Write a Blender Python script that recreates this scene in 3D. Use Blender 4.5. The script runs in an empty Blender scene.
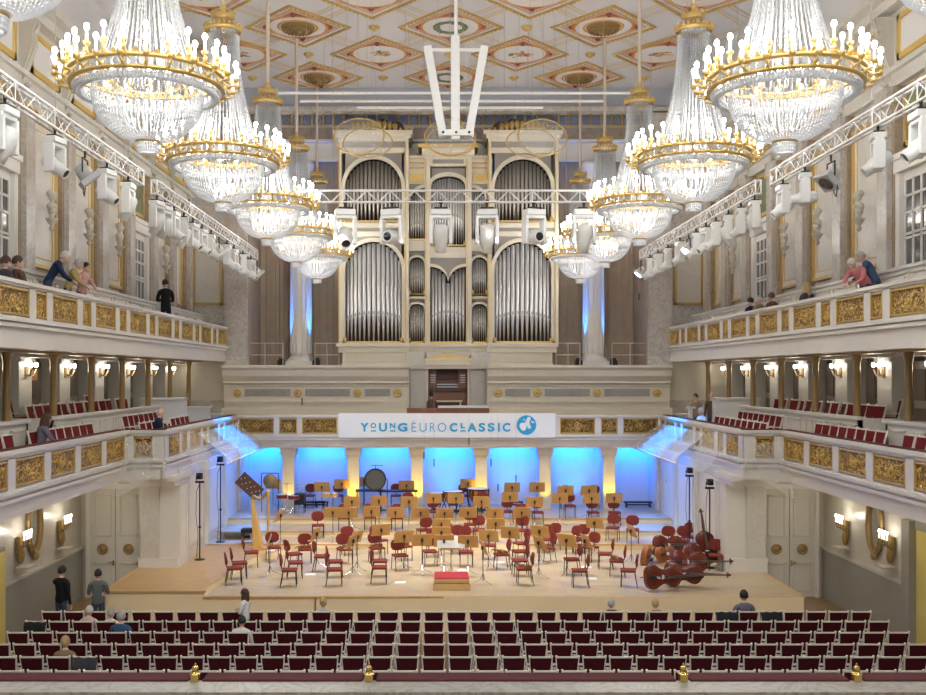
import bpy, bmesh, math, random
from mathutils import Vector, Matrix
random.seed(7)
PI = math.pi
SC = bpy.context.scene
COL = SC.collection
R = math.radians
# ---------------------------------------------------------------- survey helpers
CX, CZ, F, VX, VY = -0.5, 6.75, 995.0, 436.0, 375.0
def at(px, py, D):
    """point of the hall seen at a photo pixel at depth D: gives X, Z"""
    return ((px - VX) * D / F + CX, CZ + (VY - py) * D / F)
def dside(px, X):
    """depth at which the line X=const passes a photo column"""
    return (X - CX) * F / (px - VX)
ORD = ["first","second","third","fourth","fifth","sixth","seventh","eighth","ninth","tenth","eleventh","twelfth","thirteenth","fourteenth","fifteenth","sixteenth","seventeenth","eighteenth","nineteenth"]
TENS = {20:"twenty",30:"thirty",40:"forty",50:"fifty"}
def ordw(n):
    if n <= 19: return ORD[n-1]
    t, u = n // 10 * 10, n % 10
    return (TENS[t][:-1] + "ieth") if u == 0 else TENS[t] + "-" + ORD[u-1]
# ---------------------------------------------------------------- materials
def newmat(name):
    m = bpy.data.materials.new(name); m.use_nodes = True
    nt = m.node_tree; b = nt.nodes['Principled BSDF']
    return m, nt, b
def mat(name, c, rough=.5, metal=0., spec=.5, noise=0., nscale=4., bump=0., alpha=1., trans=0., emit=None, es=0.):
    m, nt, b = newmat(name)
    b.inputs['Base Color'].default_value = (*c, 1); b.inputs['Roughness'].default_value = rough
    b.inputs['Metallic'].default_value = metal; b.inputs['Specular IOR Level'].default_value = spec
    b.inputs['Alpha'].default_value = alpha; b.inputs['Transmission Weight'].default_value = trans
    if emit:
        b.inputs['Emission Color'].default_value = (*emit, 1); b.inputs['Emission Strength'].default_value = es
    if noise or bump:
        tc = nt.nodes.new('ShaderNodeTexCoord'); n = nt.nodes.new('ShaderNodeTexNoise')
        n.inputs['Scale'].default_value = nscale; n.inputs['Detail'].default_value = 5
        nt.links.new(tc.outputs['Object'], n.inputs['Vector'])
        if noise:
            mx = nt.nodes.new('ShaderNodeMix'); mx.data_type = 'RGBA'
            mx.inputs[6].default_value = (*[max(0, v*(1-noise)) for v in c], 1)
            mx.inputs[7].default_value = (*[min(1, v*(1+noise)) for v in c], 1)
            nt.links.new(n.outputs['Fac'], mx.inputs[0]); nt.links.new(mx.outputs[2], b.inputs['Base Color'])
        if bump:
            bp = nt.nodes.new('ShaderNodeBump'); bp.inputs['Strength'].default_value = bump
            nt.links.new(n.outputs['Fac'], bp.inputs['Height']); nt.links.new(bp.outputs['Normal'], b.inputs['Normal'])
    return m
def ramp(nt, stops, src):
    r = nt.nodes.new('ShaderNodeValToRGB'); e = r.color_ramp.elements
    while len(e) < len(stops): e.new(.5)
    for k, (p, c) in enumerate(stops): e[k].position = p; e[k].color = (*c, 1)
    nt.links.new(src, r.inputs['Fac']); return r
def marble(name, base, vein, tan, scale=.7, rough=.25, amount=.5):
    m, nt, b = newmat(name)
    tc = nt.nodes.new('ShaderNodeTexCoord')
    n1 = nt.nodes.new('ShaderNodeTexNoise'); n1.inputs['Scale'].default_value = scale; n1.inputs['Detail'].default_value = 8; n1.inputs['Distortion'].default_value = 1.6
    n2 = nt.nodes.new('ShaderNodeTexNoise'); n2.inputs['Scale'].default_value = scale*2.7; n2.inputs['Detail'].default_value = 6; n2.inputs['Distortion'].default_value = 3
    nt.links.new(tc.outputs['Object'], n1.inputs['Vector']); nt.links.new(tc.outputs['Object'], n2.inputs['Vector'])
    r1 = ramp(nt, [(.3, tan), (.52, base), (.75, base)], n1.outputs['Fac'])
    r2 = ramp(nt, [(.42, (0,0,0)), (.495, (amount,)*3), (.55, (0,0,0))], n2.outputs['Fac'])
    mx = nt.nodes.new('ShaderNodeMix'); mx.data_type = 'RGBA'
    nt.links.new(r2.outputs['Color'], mx.inputs[0]); nt.links.new(r1.outputs['Color'], mx.inputs[6])
    mx.inputs[7].default_value = (*vein, 1)
    nt.links.new(mx.outputs[2], b.inputs['Base Color']); b.inputs['Roughness'].default_value = rough
    return m
def planks(name, c1, c2, sc=(1,1,1), bw=3.0, bh=.14, rough=.35, gap=(.2,.12,.06)):
    m, nt, b = newmat(name)
    tc = nt.nodes.new('ShaderNodeTexCoord'); mp = nt.nodes.new('ShaderNodeMapping'); mp.inputs['Scale'].default_value = sc
    br = nt.nodes.new('ShaderNodeTexBrick'); br.inputs['Scale'].default_value = 1
    br.inputs['Color1'].default_value = (*c1, 1); br.inputs['Color2'].default_value = (*c2, 1); br.inputs['Mortar'].default_value = (*gap, 1)
    br.inputs['Mortar Size'].default_value = .004; br.inputs['Brick Width'].default_value = bw; br.inputs['Row Height'].default_value = bh
    n = nt.nodes.new('ShaderNodeTexNoise'); n.inputs['Scale'].default_value = 3; n.inputs['Detail'].default_value = 4
    nt.links.new(tc.outputs['Object'], mp.inputs[0]); nt.links.new(mp.outputs[0], br.inputs['Vector']); nt.links.new(tc.outputs['Object'], n.inputs['Vector'])
    mx = nt.nodes.new('ShaderNodeMix'); mx.data_type = 'RGBA'; mx.blend_type = 'MULTIPLY'; mx.inputs[0].default_value = .35
    nt.links.new(br.outputs['Color'], mx.inputs[6]); nt.links.new(n.outputs['Color'], mx.inputs[7])
    nt.links.new(br.outputs['Color'], mx.inputs[6]); nt.links.new(mx.outputs[2], b.inputs['Base Color']); b.inputs['Roughness'].default_value = rough
    return m
def relief(name, scale, gold=(.62,.40,.08), ground=(.16,.07,.02)):
    """gilded scroll carving on a dark ground"""
    m, nt, b = newmat(name)
    tc = nt.nodes.new('ShaderNodeTexCoord')
    w = nt.nodes.new('ShaderNodeTexNoise'); w.inputs['Scale'].default_value = scale*.6; w.inputs['Detail'].default_value = 2
    w.inputs['Distortion'].default_value = 2.5
    nt.links.new(tc.outputs['Object'], w.inputs['Vector'])
    v = nt.nodes.new('ShaderNodeMath'); v.operation = 'MULTIPLY'; v.inputs[1].default_value = 26
    nt.links.new(w.outputs['Fac'], v.inputs[0])
    s = nt.nodes.new('ShaderNodeMath'); s.operation = 'SINE'; nt.links.new(v.outputs[0], s.inputs[0])
    rp = ramp(nt, [(0.05, ground), (.38, gold), (1., tuple(min(1, g*1.35) for g in gold))], s.outputs[0])
    rm = ramp(nt, [(0.05, (0,0,0)), (.35, (1,1,1))], s.outputs[0])
    nt.links.new(rp.outputs['Color'], b.inputs['Base Color'])
    mt = nt.nodes.new('ShaderNodeMath'); mt.operation = 'MULTIPLY'; mt.inputs[1].default_value = .45
    nt.links.new(rm.outputs['Color'], mt.inputs[0]); nt.links.new(mt.outputs[0], b.inputs['Metallic'])
    b.inputs['Roughness'].default_value = .38
    bp = nt.nodes.new('ShaderNodeBump'); bp.inputs['Strength'].default_value = .9; bp.inputs['Distance'].default_value = .03
    nt.links.new(s.outputs[0], bp.inputs['Height']); nt.links.new(bp.outputs['Normal'], b.inputs['Normal'])
    return m
M = {}
M['white'] = mat('white_paint', (.72,.70,.65), .4, noise=.05, nscale=2)
M['cream'] = mat('cream_paint', (.70,.64,.52), .45, noise=.05, nscale=2)
M['ivory'] = mat('ivory_organ_case', (.74,.69,.56), .4)
M['gold'] = mat('gilding', (.62,.43,.14), .35, .5, noise=.15, nscale=30)
M['goldmatte'] = mat('gold_paint', (.66,.45,.13), .5, .2)
M['bronze'] = mat('bronze_column', (.36,.24,.10), .4, .4)
M['relief'] = relief('gilded_carving', 7, (.66,.45,.12), (.20,.10,.035))
M['relieffine'] = relief('gilded_carving_fine', 10, (.60,.40,.11), (.16,.08,.03))
M['marble'] = marble('grey_marble', (.60,.585,.55), (.30,.25,.20), (.53,.49,.43), .6)
M['marblev'] = marble('veined_marble', (.52,.495,.46), (.30,.24,.18), (.42,.36,.29), .45, .25, .45)
M['marblet'] = marble('tan_marble', (.38,.30,.21), (.22,.15,.10), (.30,.225,.15), 1.1, .25, .5)
M['marblep'] = marble('panel_marble', (.62,.60,.55), (.45,.42,.37), (.60,.57,.51), .8, .3, .35)
M['marbledk'] = marble('grey_green_marble', (.36,.36,.32), (.22,.21,.18), (.30,.29,.25), .8, .3, .4)
M['wallbeige'] = mat('beige_wall', (.55,.50,.42), .6, noise=.06, nscale=1.5)
M['dado'] = mat('grey_dado', (.33,.33,.30), .5, noise=.08, nscale=2)
M['slat'] = planks('brown_wood_panelling', (.52,.41,.30), (.48,.375,.27), (1,1,1), .30, 6., .5, (.2,.13,.08))
M['stagefloor'] = planks('stage_floorboards', (.62,.505,.35), (.56,.45,.30))
M['apron'] = planks('parquet_apron', (.62,.41,.19), (.57,.37,.17), bw=1.6, bh=.2)
M['stagefront'] = mat('pale_maple_fascia', (.92,.77,.50), .4, noise=.08, nscale=1)
M['oak'] = mat('honey_oak_edge', (.60,.38,.16), .35, noise=.1, nscale=6)
M['parquet'] = planks('hall_parquet', (.40,.26,.13), (.34,.22,.11), bw=.5, bh=.1)
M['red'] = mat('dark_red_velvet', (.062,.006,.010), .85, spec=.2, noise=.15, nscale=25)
M['redchair'] = mat('russet_upholstery', (.185,.030,.022), .75, spec=.25, noise=.12, nscale=25)
M['carpet'] = mat('red_carpet', (.42,.03,.04), .9, noise=.12, nscale=40)
M['velvet'] = mat('rail_velvet', (.075,.005,.007), .8, noise=.1, nscale=20)
M['seatwhite'] = mat('seat_frame_white', (.84,.81,.72), .35)
M['steel'] = mat('dark_steel_tube', (.05,.05,.05), .35, .7)
M['chrome'] = mat('chrome', (.75,.75,.76), .15, 1.)
M['black'] = mat('black_metal', (.012,.012,.014), .5)
M['blackfab'] = mat('black_cloth', (.012,.013,.018), .85, noise=.2, nscale=20)
M['desk'] = mat('beech_desk', (.55,.31,.10), .45, noise=.08, nscale=8)
M['paper'] = mat('paper', (.85,.85,.83), .6)
M['whiteplastic'] = mat('white_housing', (.74,.76,.75), .35)
M['greyplastic'] = mat('grey_housing', (.42,.43,.43), .4)
M['truss'] = mat('white_truss', (.80,.81,.80), .4)
M['pipe'] = mat('organ_pipe_tin', (.84,.85,.86), .3, .5)
M['pipedk'] = mat('organ_pipe_zinc', (.50,.48,.44), .4, .6)
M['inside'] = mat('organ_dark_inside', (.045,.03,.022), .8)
M['meshgrey'] = mat('grey_lattice', (.34,.325,.29), .7, noise=.25, nscale=60)
M['ceil'] = mat('ceiling_plaster', (.62,.615,.625), .7, noise=.04, nscale=1)
M['ceilfield'] = mat('ceiling_painted_field', (.68,.675,.66), .7)
M['ceilred'] = mat('terracotta_paint', (.52,.15,.06), .7, noise=.3, nscale=9)
M['ceilorange'] = mat('ochre_paint', (.66,.33,.08), .6, noise=.2, nscale=8)
M['green'] = mat('wreath_green', (.17,.21,.12), .7, noise=.35, nscale=25)
M['rose'] = mat('painted_rose', (.55,.22,.14), .7, noise=.4, nscale=16)
M['fig'] = mat('painted_figures', (.60,.40,.18), .7, noise=.4, nscale=14)
M['bust'] = mat('bust_plaster', (.50,.47,.40), .5, noise=.08, nscale=10)
M['bulb'] = mat('lamp_bulb', (1,1,1), .4, emit=(1,.96,.9), es=26)
M['candle'] = mat('candle_tube', (.9,.9,.88), .4, emit=(1,.97,.92), es=1.3)
M['lens'] = mat('lit_lens', (1,1,1), .2, emit=(.75,.87,1), es=9)
M['flame'] = mat('sconce_bulb', (1,1,1), .4, emit=(1,.97,.9), es=14)
for k in ('bulb','candle','lens','flame'): M[k].cycles.emission_sampling = 'NONE'
M['black_lens'] = mat('dark_lens', (.02,.02,.03), .05)
def crystal(name, base=(.88,.89,.90), tr=.35):
    m, nt, b = newmat(name)
    b.inputs['Base Color'].default_value = (*base, 1); b.inputs['Roughness'].default_value = .12; b.inputs['Specular IOR Level'].default_value = .9
    t = nt.nodes.new('ShaderNodeBsdfTranslucent'); t.inputs[0].default_value = (*base, 1)
    mx = nt.nodes.new('ShaderNodeMixShader'); mx.inputs[0].default_value = tr
    nt.links.new(b.outputs[0], mx.inputs[1]); nt.links.new(t.outputs[0], mx.inputs[2]); nt.links.new(mx.outputs[0], nt.nodes['Material Output'].inputs[0])
    return m
M['crystal'] = crystal('cut_crystal', (.72,.74,.765), .38)
M['crystaldk'] = crystal('smoky_crystal', (.45,.465,.48), .25)
def clear(name, tint, a):
    m, nt, b = newmat(name)
    b.inputs['Base Color'].default_value = (*tint, 1); b.inputs['Roughness'].default_value = .06
    t = nt.nodes.new('ShaderNodeBsdfTransparent'); mx = nt.nodes.new('ShaderNodeMixShader'); mx.inputs[0].default_value = a
    nt.links.new(t.outputs[0], mx.inputs[1]); nt.links.new(b.outputs[0], mx.inputs[2]); nt.links.new(mx.outputs[0], nt.nodes['Material Output'].inputs[0])
    return m
M['plexi'] = clear('clear_acrylic', (.75,.78,.78), .16)
M['plexi2'] = clear('clear_acrylic_canopy', (.80,.82,.80), .12)
M['canopy'] = clear('blue_catching_canopy', (.85,.87,.9), .3)
M['ledge'] = marble('ledge_marble', (.42,.41,.37), (.15,.12,.08), (.36,.33,.28), 1.5, .35, .5)
M['antique'] = mat('antique_gold', (.30,.20,.07), .5, .4, noise=.3, nscale=14)
M['mirror'] = mat('old_mirror', (.62,.60,.52), .08, .9)
M['copper'] = mat('copper', (.62,.27,.11), .25, .8)
M['drumhead'] = mat('drum_skin', (.78,.76,.70), .5)
M['drumdark'] = mat('dark_drum_skin', (.13,.13,.11), .5)
M['varnish'] = mat('red_brown_varnish', (.13,.022,.012), .18, noise=.35, nscale=5)
M['varnish2'] = mat('amber_varnish', (.27,.09,.03), .2, noise=.35, nscale=5)
M['ebony'] = mat('ebony', (.02,.015,.015), .3)
M['harpgold'] = mat('maple_harp', (.64,.40,.12), .3, noise=.1, nscale=5)
M['darkwood'] = mat('dark_brown_wood', (.10,.05,.035), .5, noise=.2, nscale=6)
M['mahogany'] = mat('mahogany_console', (.25,.10,.055), .35, noise=.2, nscale=4)
M['brass'] = mat('brass', (.78,.55,.17), .2, .9)
M['blueink'] = mat('banner_blue', (.02,.40,.78), .6)
M['bannerwhite'] = mat('banner_cloth', (.84,.90,.96), .7)
M['doorwhite'] = mat('door_white', (.62,.60,.54), .45, noise=.04, nscale=2)
M['yellowlitdoor'] = mat('yellow_lit_door', (.78,.66,.22), .5)  # yellow light falling on the open door, put into the leaf colour
M['glassdk'] = mat('window_glass', (.10,.10,.10), .08)
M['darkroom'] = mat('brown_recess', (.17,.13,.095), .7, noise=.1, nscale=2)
M['canvas'] = mat('painting_canvas', (.17,.19,.10), .6, noise=.6, nscale=3)
M['orange'] = mat('orange_sign', (.85,.42,.08), .5)
M['cord'] = mat('rod_cloth', (.58,.50,.40), .7)
M['wire'] = mat('thin_wire', (.42,.41,.40), .6)
M['bluegrey'] = mat('blue_grey_plaster', (.38,.41,.47), .7)
KID = {}
# ---------------------------------------------------------------- mesh builder
class MB:
    def __init__(s): s.v = []; s.f = []; s.m = []; s.s = []; s.M = None
    def add(s, vs, fs, m=0, smooth=False):
        o = len(s.v)
        s.v += [tuple(s.M @ Vector(p)) for p in vs] if s.M else [tuple(p) for p in vs]
        for f in fs: s.f.append([o+i for i in f]); s.m.append(m); s.s.append(smooth)
        return s
    def box(s, x0, y0, z0, x1, y1, z1, m=0):
        return s.add([(x0,y0,z0),(x1,y0,z0),(x1,y1,z0),(x0,y1,z0),(x0,y0,z1),(x1,y0,z1),(x1,y1,z1),(x0,y1,z1)],
              [(0,3,2,1),(4,5,6,7),(0,1,5,4),(1,2,6,5),(2,3,7,6),(3,0,4,7)], m)
    def cb(s, c, d, m=0): 
        return s.box(c[0]-d[0]/2, c[1]-d[1]/2, c[2]-d[2]/2, c[0]+d[0]/2, c[1]+d[1]/2, c[2]+d[2]/2, m)
    def hexa(s, lo, hi, m=0):  # two quads of 4 pts
        return s.add(list(lo)+list(hi), [(0,3,2,1),(4,5,6,7),(0,1,5,4),(1,2,6,5),(2,3,7,6),(3,0,4,7)], m)
    def tube(s, p, q, r, r2=None, n=6, m=0, caps=True):
        p, q = Vector(p), Vector(q); r2 = r if r2 is None else r2
        d = (q-p); 
        if d.length < 1e-6: return s
        d.normalize(); a = d.cross(Vector((0,0,1)) if abs(d.z) < .9 else Vector((1,0,0))).normalized(); b = d.cross(a)
        vs = []
        for c, rr in ((p, r), (q, r2)):
            for k in range(n):
                t = 2*PI*k/n; vs.append(c + (a*math.cos(t) + b*math.sin(t))*rr)
        fs = [(k, (k+1) % n, n+(k+1) % n, n+k) for k in range(n)]
        s.add(vs, fs, m, n > 5)
        if caps: s.add(vs, [tuple(range(n))[::-1], tuple(range(n, 2*n))], m)
        return s
    def path(s, pts, r, n=6, m=0):
        for a, b in zip(pts, pts[1:]): s.tube(a, b, r, r, n, m)
        return s
    def lathe(s, prof, n=16, c=(0,0,0), m=0, smooth=True, a0=0, a1=2*PI):
        full = abs(a1-a0-2*PI) < 1e-6; k = n if full else n+1
        vs = [(c[0]+r*math.cos(a0+(a1-a0)*i/n), c[1]+r*math.sin(a0+(a1-a0)*i/n), c[2]+z) for r, z in prof for i in range(k)]
        fs = []
        for j in range(len(prof)-1):
            for i in range(n):
                a = j*k+i; b = j*k+(i+1) % k
                fs.append((a, b, b+k, a+k))
        return s.add(vs, fs, m, smooth)
    def torus(s, c, Rr, r, n=32, q=6, m=0, mat=None, sz=1.):
        vs, fs = [], []
        for i in range(n):
            t = 2*PI*i/n
            for j in range(q):
                u = 2*PI*j/q; w = Rr + r*math.cos(u)
                p = Vector((w*math.cos(t), w*math.sin(t), r*sz*math.sin(u)))
                if mat: p = mat @ p
                vs.append((c[0]+p[0], c[1]+p[1], c[2]+p[2]))
        for i in range(n):
            for j in range(q):
                a = i*q+j; b = i*q+(j+1) % q; cc = ((i+1) % n)*q
                fs.append((a, b, cc+(j+1) % q, cc+j))
        return s.add(vs, fs, m, True)
    def ball(s, c, rx, ry=None, rz=None, n=12, k=8, m=0):
        ry = ry or rx; rz = rz or rx
        vs = [(c[0], c[1], c[2]-rz)]
        for j in range(1, k):
            t = PI*j/k - PI/2
            for i in range(n):
                u = 2*PI*i/n; vs.append((c[0]+rx*math.cos(t)*math.cos(u), c[1]+ry*math.cos(t)*math.sin(u), c[2]+rz*math.sin(t)))
        vs.append((c[0], c[1], c[2]+rz)); fs = []
        for i in range(n): fs.append((0, 1+(i+1) % n, 1+i)); fs.append((len(vs)-1, 1+(k-2)*n+i, 1+(k-2)*n+(i+1) % n))
        for j in range(k-2):
            for i in range(n):
                a = 1+j*n+i; b = 1+j*n+(i+1) % n; fs.append((a, b, b+n, a+n))
        return s.add(vs, fs, m, True)
    def prism(s, poly, y0, y1, m=0, ax='y'):
        """poly of (a,b); extruded along an axis: 'y' -> (a,y,b); 'x' -> (x,a,b); 'z' -> (a,b,z)"""
        mk = {'y': lambda a, b, t: (a, t, b), 'x': lambda a, b, t: (t, a, b), 'z': lambda a, b, t: (a, b, t)}[ax]
        n = len(poly); vs = [mk(a, b, y0) for a, b in poly] + [mk(a, b, y1) for a, b in poly]
        fs = [tuple(range(n)), tuple(range(n, 2*n))[::-1]] + [(i, n+i, n+(i+1) % n, (i+1) % n) for i in range(n)]
        return s.add(vs, fs, m)
    def build(s, name, mats, parent=None, loc=None, norm=True, bev=0):
        me = bpy.data.meshes.new(name); me.from_pydata(s.v, [], s.f)
        for x in (mats if isinstance(mats, (list, tuple)) else [mats]): me.materials.append(M[x] if isinstance(x, str) else x)
        me.polygons.foreach_set('material_index', s.m); me.polygons.foreach_set('use_smooth', s.s)
        me.update()
        if norm:
            bm = bmesh.new(); bm.from_mesh(me); bmesh.ops.recalc_face_normals(bm, faces=bm.faces); bm.to_mesh(me); bm.free()
        o = bpy.data.objects.new(name, me); COL.objects.link(o)
        if loc is not None: o.location = loc
        if parent: o.parent = parent; KID.setdefault(parent.name, []).append(o)
        if bev:
            b = o.modifiers.new('bevel', 'BEVEL'); b.width = bev; b.segments = 2; b.limit_method = 'ANGLE'
        return o
def tag(o, label, cat, group=None):
    o['label'] = label; o['category'] = cat
    if group: o['group'] = group
    return o
def thing(name, label, cat, loc=(0,0,0), rz=0, group=None):
    o = bpy.data.objects.new(name, None); COL.objects.link(o); o.location = loc; o.rotation_euler = (0, 0, rz); o.empty_display_size = .1
    return tag(o, label, cat, group)
def struct(o): o['kind'] = 'structure'; return o
def dup(o, parent=None, loc=None, rz=None, rot=None, scale=None, label=None, group=None):
    c = o.copy(); COL.objects.link(c)
    if parent is not None: c.parent = parent; KID.setdefault(parent.name, []).append(c)
    if loc is not None: c.location = loc
    if rz is not None: c.rotation_euler = (0, 0, rz)
    if rot is not None: c.rotation_euler = rot
    if scale is not None: c.scale = scale
    if label: c['label'] = label
    if group: c['group'] = group
    for ch in list(KID.get(o.name, [])): dup(ch, c)
    return c
_used = set()
def inst(proto, loc, rz=0, label=None, group=None, scale=None, rot=None):
    """place the proto itself the first time, then copies"""
    if proto not in _used:
        _used.add(proto); o = proto; o.location = loc; o.rotation_euler = rot or (0, 0, rz)
        if scale: o.scale = scale
        if label: o['label'] = label
        if group: o['group'] = group
        return o
    return dup(proto, None, loc, rz if rot is None else None, rot, scale, label, group)
# ================================================================ camera and render look
cam = bpy.data.objects.new('camera', bpy.data.cameras.new('camera')); COL.objects.link(cam)
cam.location = (CX, 0, CZ); cam.rotation_euler = (PI/2, 0, 0)
cam.data.sensor_width = 36; cam.data.lens = F/926*36; cam.data.shift_x = 27/926; cam.data.shift_y = 27.5/926
cam.data.clip_start = .1; cam.data.clip_end = 200
SC.camera = cam
SC.view_settings.view_transform = 'Standard'; SC.view_settings.look = 'None'; SC.view_settings.gamma = 1; SC.view_settings.exposure = .35
w = bpy.data.worlds.new('world'); SC.world = w; w.use_nodes = True
w.node_tree.nodes['Background'].inputs[0].default_value = (.9,.92,1,1); w.node_tree.nodes['Background'].inputs[1].default_value = .22
# ================================================================ the room shell
ZC = 18.65; YB = 41.2
b = MB(); b.box(-12.6, 3, -.2, 12.6, 42, 0); struct(b.build('floor', 'parquet'))
b = MB(); b.box(-11, 14, ZC, 11, YB+.3, ZC+.3); struct(b.build('ceiling', 'ceil'))
def sidewall(s, side):
    # upper wall with panels
    b = MB(); b.box(s*10.8, 14, 7.2, s*11.1, YB, 16.4, 0)
    b.box(s*10.8, 14, 16.4, s*11.1, YB, ZC, 1)
    # cove between wall and ceiling
    pts = [(s*(10.8-.9*(1-math.cos(t))), ZC-.9+.9*math.sin(t)) for t in [PI/2*k/6 for k in range(7)]]
    b.prism(pts+[(s*10.85, ZC)], 14, YB, 1)
    o = struct(b.build('wall_'+side, ['marble', 'ceil']))
    # entablature: architrave, frieze, cornice
    b = MB(); b.box(s*10.62, 14, 13.75, s*10.8, YB, 14.1, 0); b.box(s*10.5, 14, 14.08, s*10.8, YB, 14.2, 0)
    b.box(s*10.7, 14, 14.2, s*10.8, YB, 15.6, 0); b.box(s*10.4, 14, 15.6, s*10.8, YB, 15.85, 0); b.box(s*10.1, 14, 15.85, s*10.8, YB, 16.1, 0)
    struct(b.build('trim_upper_'+side, ['marblep', 'goldmatte']))
    # lower room wall
    b = MB(); b.box(s*11.3, 14, 0, s*11.6, 30.3, 3.9, 0); b.box(s*11.24, 14, 0, s*11.31, 30.3, 1.5, 1); b.box(s*11.2, 14, 1.47, s*11.31, 30.3, 1.53, 0)
    b.box(s*11.18, 14, 3.45, s*11.31, 30.3, 3.8, 0)
    struct(b.build('wall_lower_'+side, ['marblep', 'dado']))
    # middle level back wall
    b = MB(); b.box(s*11.9, 14, 4.0, s*12.1, YB, 7.5, 0); b.box(s*11.84, 14, 4.0, s*11.91, YB, 5.7, 1)
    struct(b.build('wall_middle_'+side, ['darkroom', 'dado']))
    # balcony slabs
    b = MB(); b.box(s*9.15, 14, 3.85, s*12, YB, 4.3, 0); b.box(s*8.2, 28.1, 3.85, s*9.15, YB, 4.28, 0); b.box(s*10.35, 14, 4.3, s*12, YB, 4.9, 0)
    struct(b.build('floor_lower_balcony_'+side, ['wallbeige']))
    b = MB(); b.box(s*9.15, 14, 7.44, s*10.85, YB, 7.7, 0); b.box(s*10.8, 14, 7.42, s*12.1, YB, 7.6, 0); b.box(s*9.1, 14, 7.3, s*9.5, YB, 7.5, 1); b.box(s*10.2, 14, 7.28, s*10.6, YB, 7.5, 2)
    struct(b.build('floor_upper_balcony_'+side, ['wallbeige', 'white', 'bronze']))
    # door wall beside the stage
    b = MB(); b.box(s*8.2, 30.3, 0, s*11.6, 30.6, 3.9, 0)
    struct(b.build('wall_door_'+side, ['wallbeige', 'white']))
    # stage side wall with panelled bays
    b = MB(); b.box(s*8.1, 29.4, 0, s*8.4, YB, 3.95, 0)
    for k in range(4):
        y0 = 30.0+k*2.75; b.box(s*8.02, y0, 1.2, s*8.1, y0+.18, 3.9, 1); b.box(s*8.07, y0+.5, 1.5, s*8.12, y0+2.4, 3.6, 1)
    struct(b.build('wall_stage_'+side, ['marblep', 'white']))
    # end walls of the hall at the proscenium
    b = MB(); b.box(s*8.3, YB, 3.9, s*12.1, YB+.3, 7.5, 0); b.box(s*8.3, YB, 7.4, s*11.0, YB+.3, 17.9, 1); b.box(s*8.3, YB-.03, 7.5, s*11.0, YB, 8.9, 2)
    b.box(s*8.5, YB-.04, 3.9, s*12.1, YB, 5.7, 2)
    struct(b.build('wall_end_'+side, ['wallbeige', 'marble', 'marblev']))
for s, side in ((-1, 'left'), (1, 'right')): sidewall(s, side)
# proscenium header, frieze and recess
b = MB(); b.box(-10.9, YB, 17.75, 10.9, YB+.3, ZC, 0); b.box(-10.9, YB-.25, 17.62, 10.9, YB+.3, 17.8, 1)
struct(b.build('wall_header', ['bluegrey', 'marble']))
b = MB(); FD = 43.3
b.box(-8.4, FD-.1, 18.1, 8.4, FD+.2, 18.17, 0); b.box(-8.4, FD-.12, 17.46, 8.4, FD+.2, 17.56, 0); b.box(-8.4, FD-.05, 17.56, 8.4, FD+.2, 17.6, 1)
b.box(-8.4, FD+.15, 17.4, 8.4, FD+.3, 18.5, 2); b.box(-8.4, FD-.2, 16.93, 8.4, FD+.3, 17.46, 3); b.box(-8.4, FD-.26, 16.86, 8.4, FD+.3, 16.95, 1); b.box(-8.4, FD, 16.08, 8.4, FD+.25, 16.84, 1)
struct(b.build('trim_frieze', ['goldmatte', 'white', 'bluegrey', 'marblet']))
b = MB()
for k in range(36):
    x = -8.2+k*.465
    b.lathe([(.0,0),(.05,0),(.035,.08),(.07,.18),(.03,.3),(.07,.44),(.07,.5),(0,.5)], 8, (x, FD, 17.6), 0)
    b.torus((x+.23, FD, 17.84), .13, .025, 10, 4, 1, Matrix.Rotation(PI/2, 3, 'X'))
struct(b.build('trim_frieze_ornament', ['goldmatte', 'bust']))
b = MB(); b.box(-8.4, 44.6, 4, 8.4, 44.8, 18.6, 0); struct(b.build('wall_organ', 'slat'))
b = MB(); b.box(-8.7, YB+.3, 4, -8.35, 44.8, 18.6, 1); b.box(8.35, YB+.3, 4, 8.7, 44.8, 18.6, 1); b.box(-8.7, YB+.31, 18.4, 8.7, 44.8, 18.65, 0)
struct(b.build('wall_recess', ['white', 'slat']))
b = MB(); b.box(-8.6, 38.3, 4.0, 8.6, 44.8, 4.3, 0); struct(b.build('floor_choir', 'wallbeige'))
# slat ribs on the panelled back wall
b = MB()
for k in range(84):
    x = -8.35+k*.2; b.box(x, 44.54, 6.5, x+.05, 44.62, 15.9, 0)
struct(b.build('trim_organ_wall', 'slat'))
# rear wall strip of niches under the choir
b = MB(); b.box(-8.4, 40.2, .5, 8.4, 40.4, 4.0, 0); b.box(-8.4, 38.9, 3.9, 8.4, 40.4, 4.1, 0); struct(b.build('wall_niche', 'white'))
# ================================================================ side wall dressing
PB = [(23.1, 'w'), (25.9, 'b'), (28.7, 'b'), (31.45, 'b'), (34.1, 'w'), (36.9, 'b'), (39.15, 'p')]
PIL = [21.9, 24.5, 27.3, 30.07, 32.78, 35.5, 38.05, 40.6]
bm_ = MB()
bustm = MB()
bustm.lathe([(.0,-.46),(.04,-.46),(.08,-.38),(.035,-.32),(.11,-.24),(.15,-.17),(.17,-.13),(0,-.13)], 12, (0,0,0))
bustm.lathe([(0,-.13),(.08,-.13),(.06,-.07),(.09,0),(0,0)], 12)
bustm.ball((0,0,.08), .13, .11, .13, m=0); bustm.ball((-.13,0,.17), .09, .09, .1); bustm.ball((.13,0,.17), .09, .09, .1)
bustm.ball((0,0,.2), .2, .12, .1); bustm.tube((0,0,.2), (0,-.02,.36), .07, .06, 8)
bustm.ball((0,-.02,.46), .1, .12, .14); bustm.ball((0,.02,.52), .115, .12, .1); bustm.ball((0,-.14,.45), .02, .03, .035)
nwin = 0
SIDE = {-1: 'left', 1: 'right'}
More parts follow.
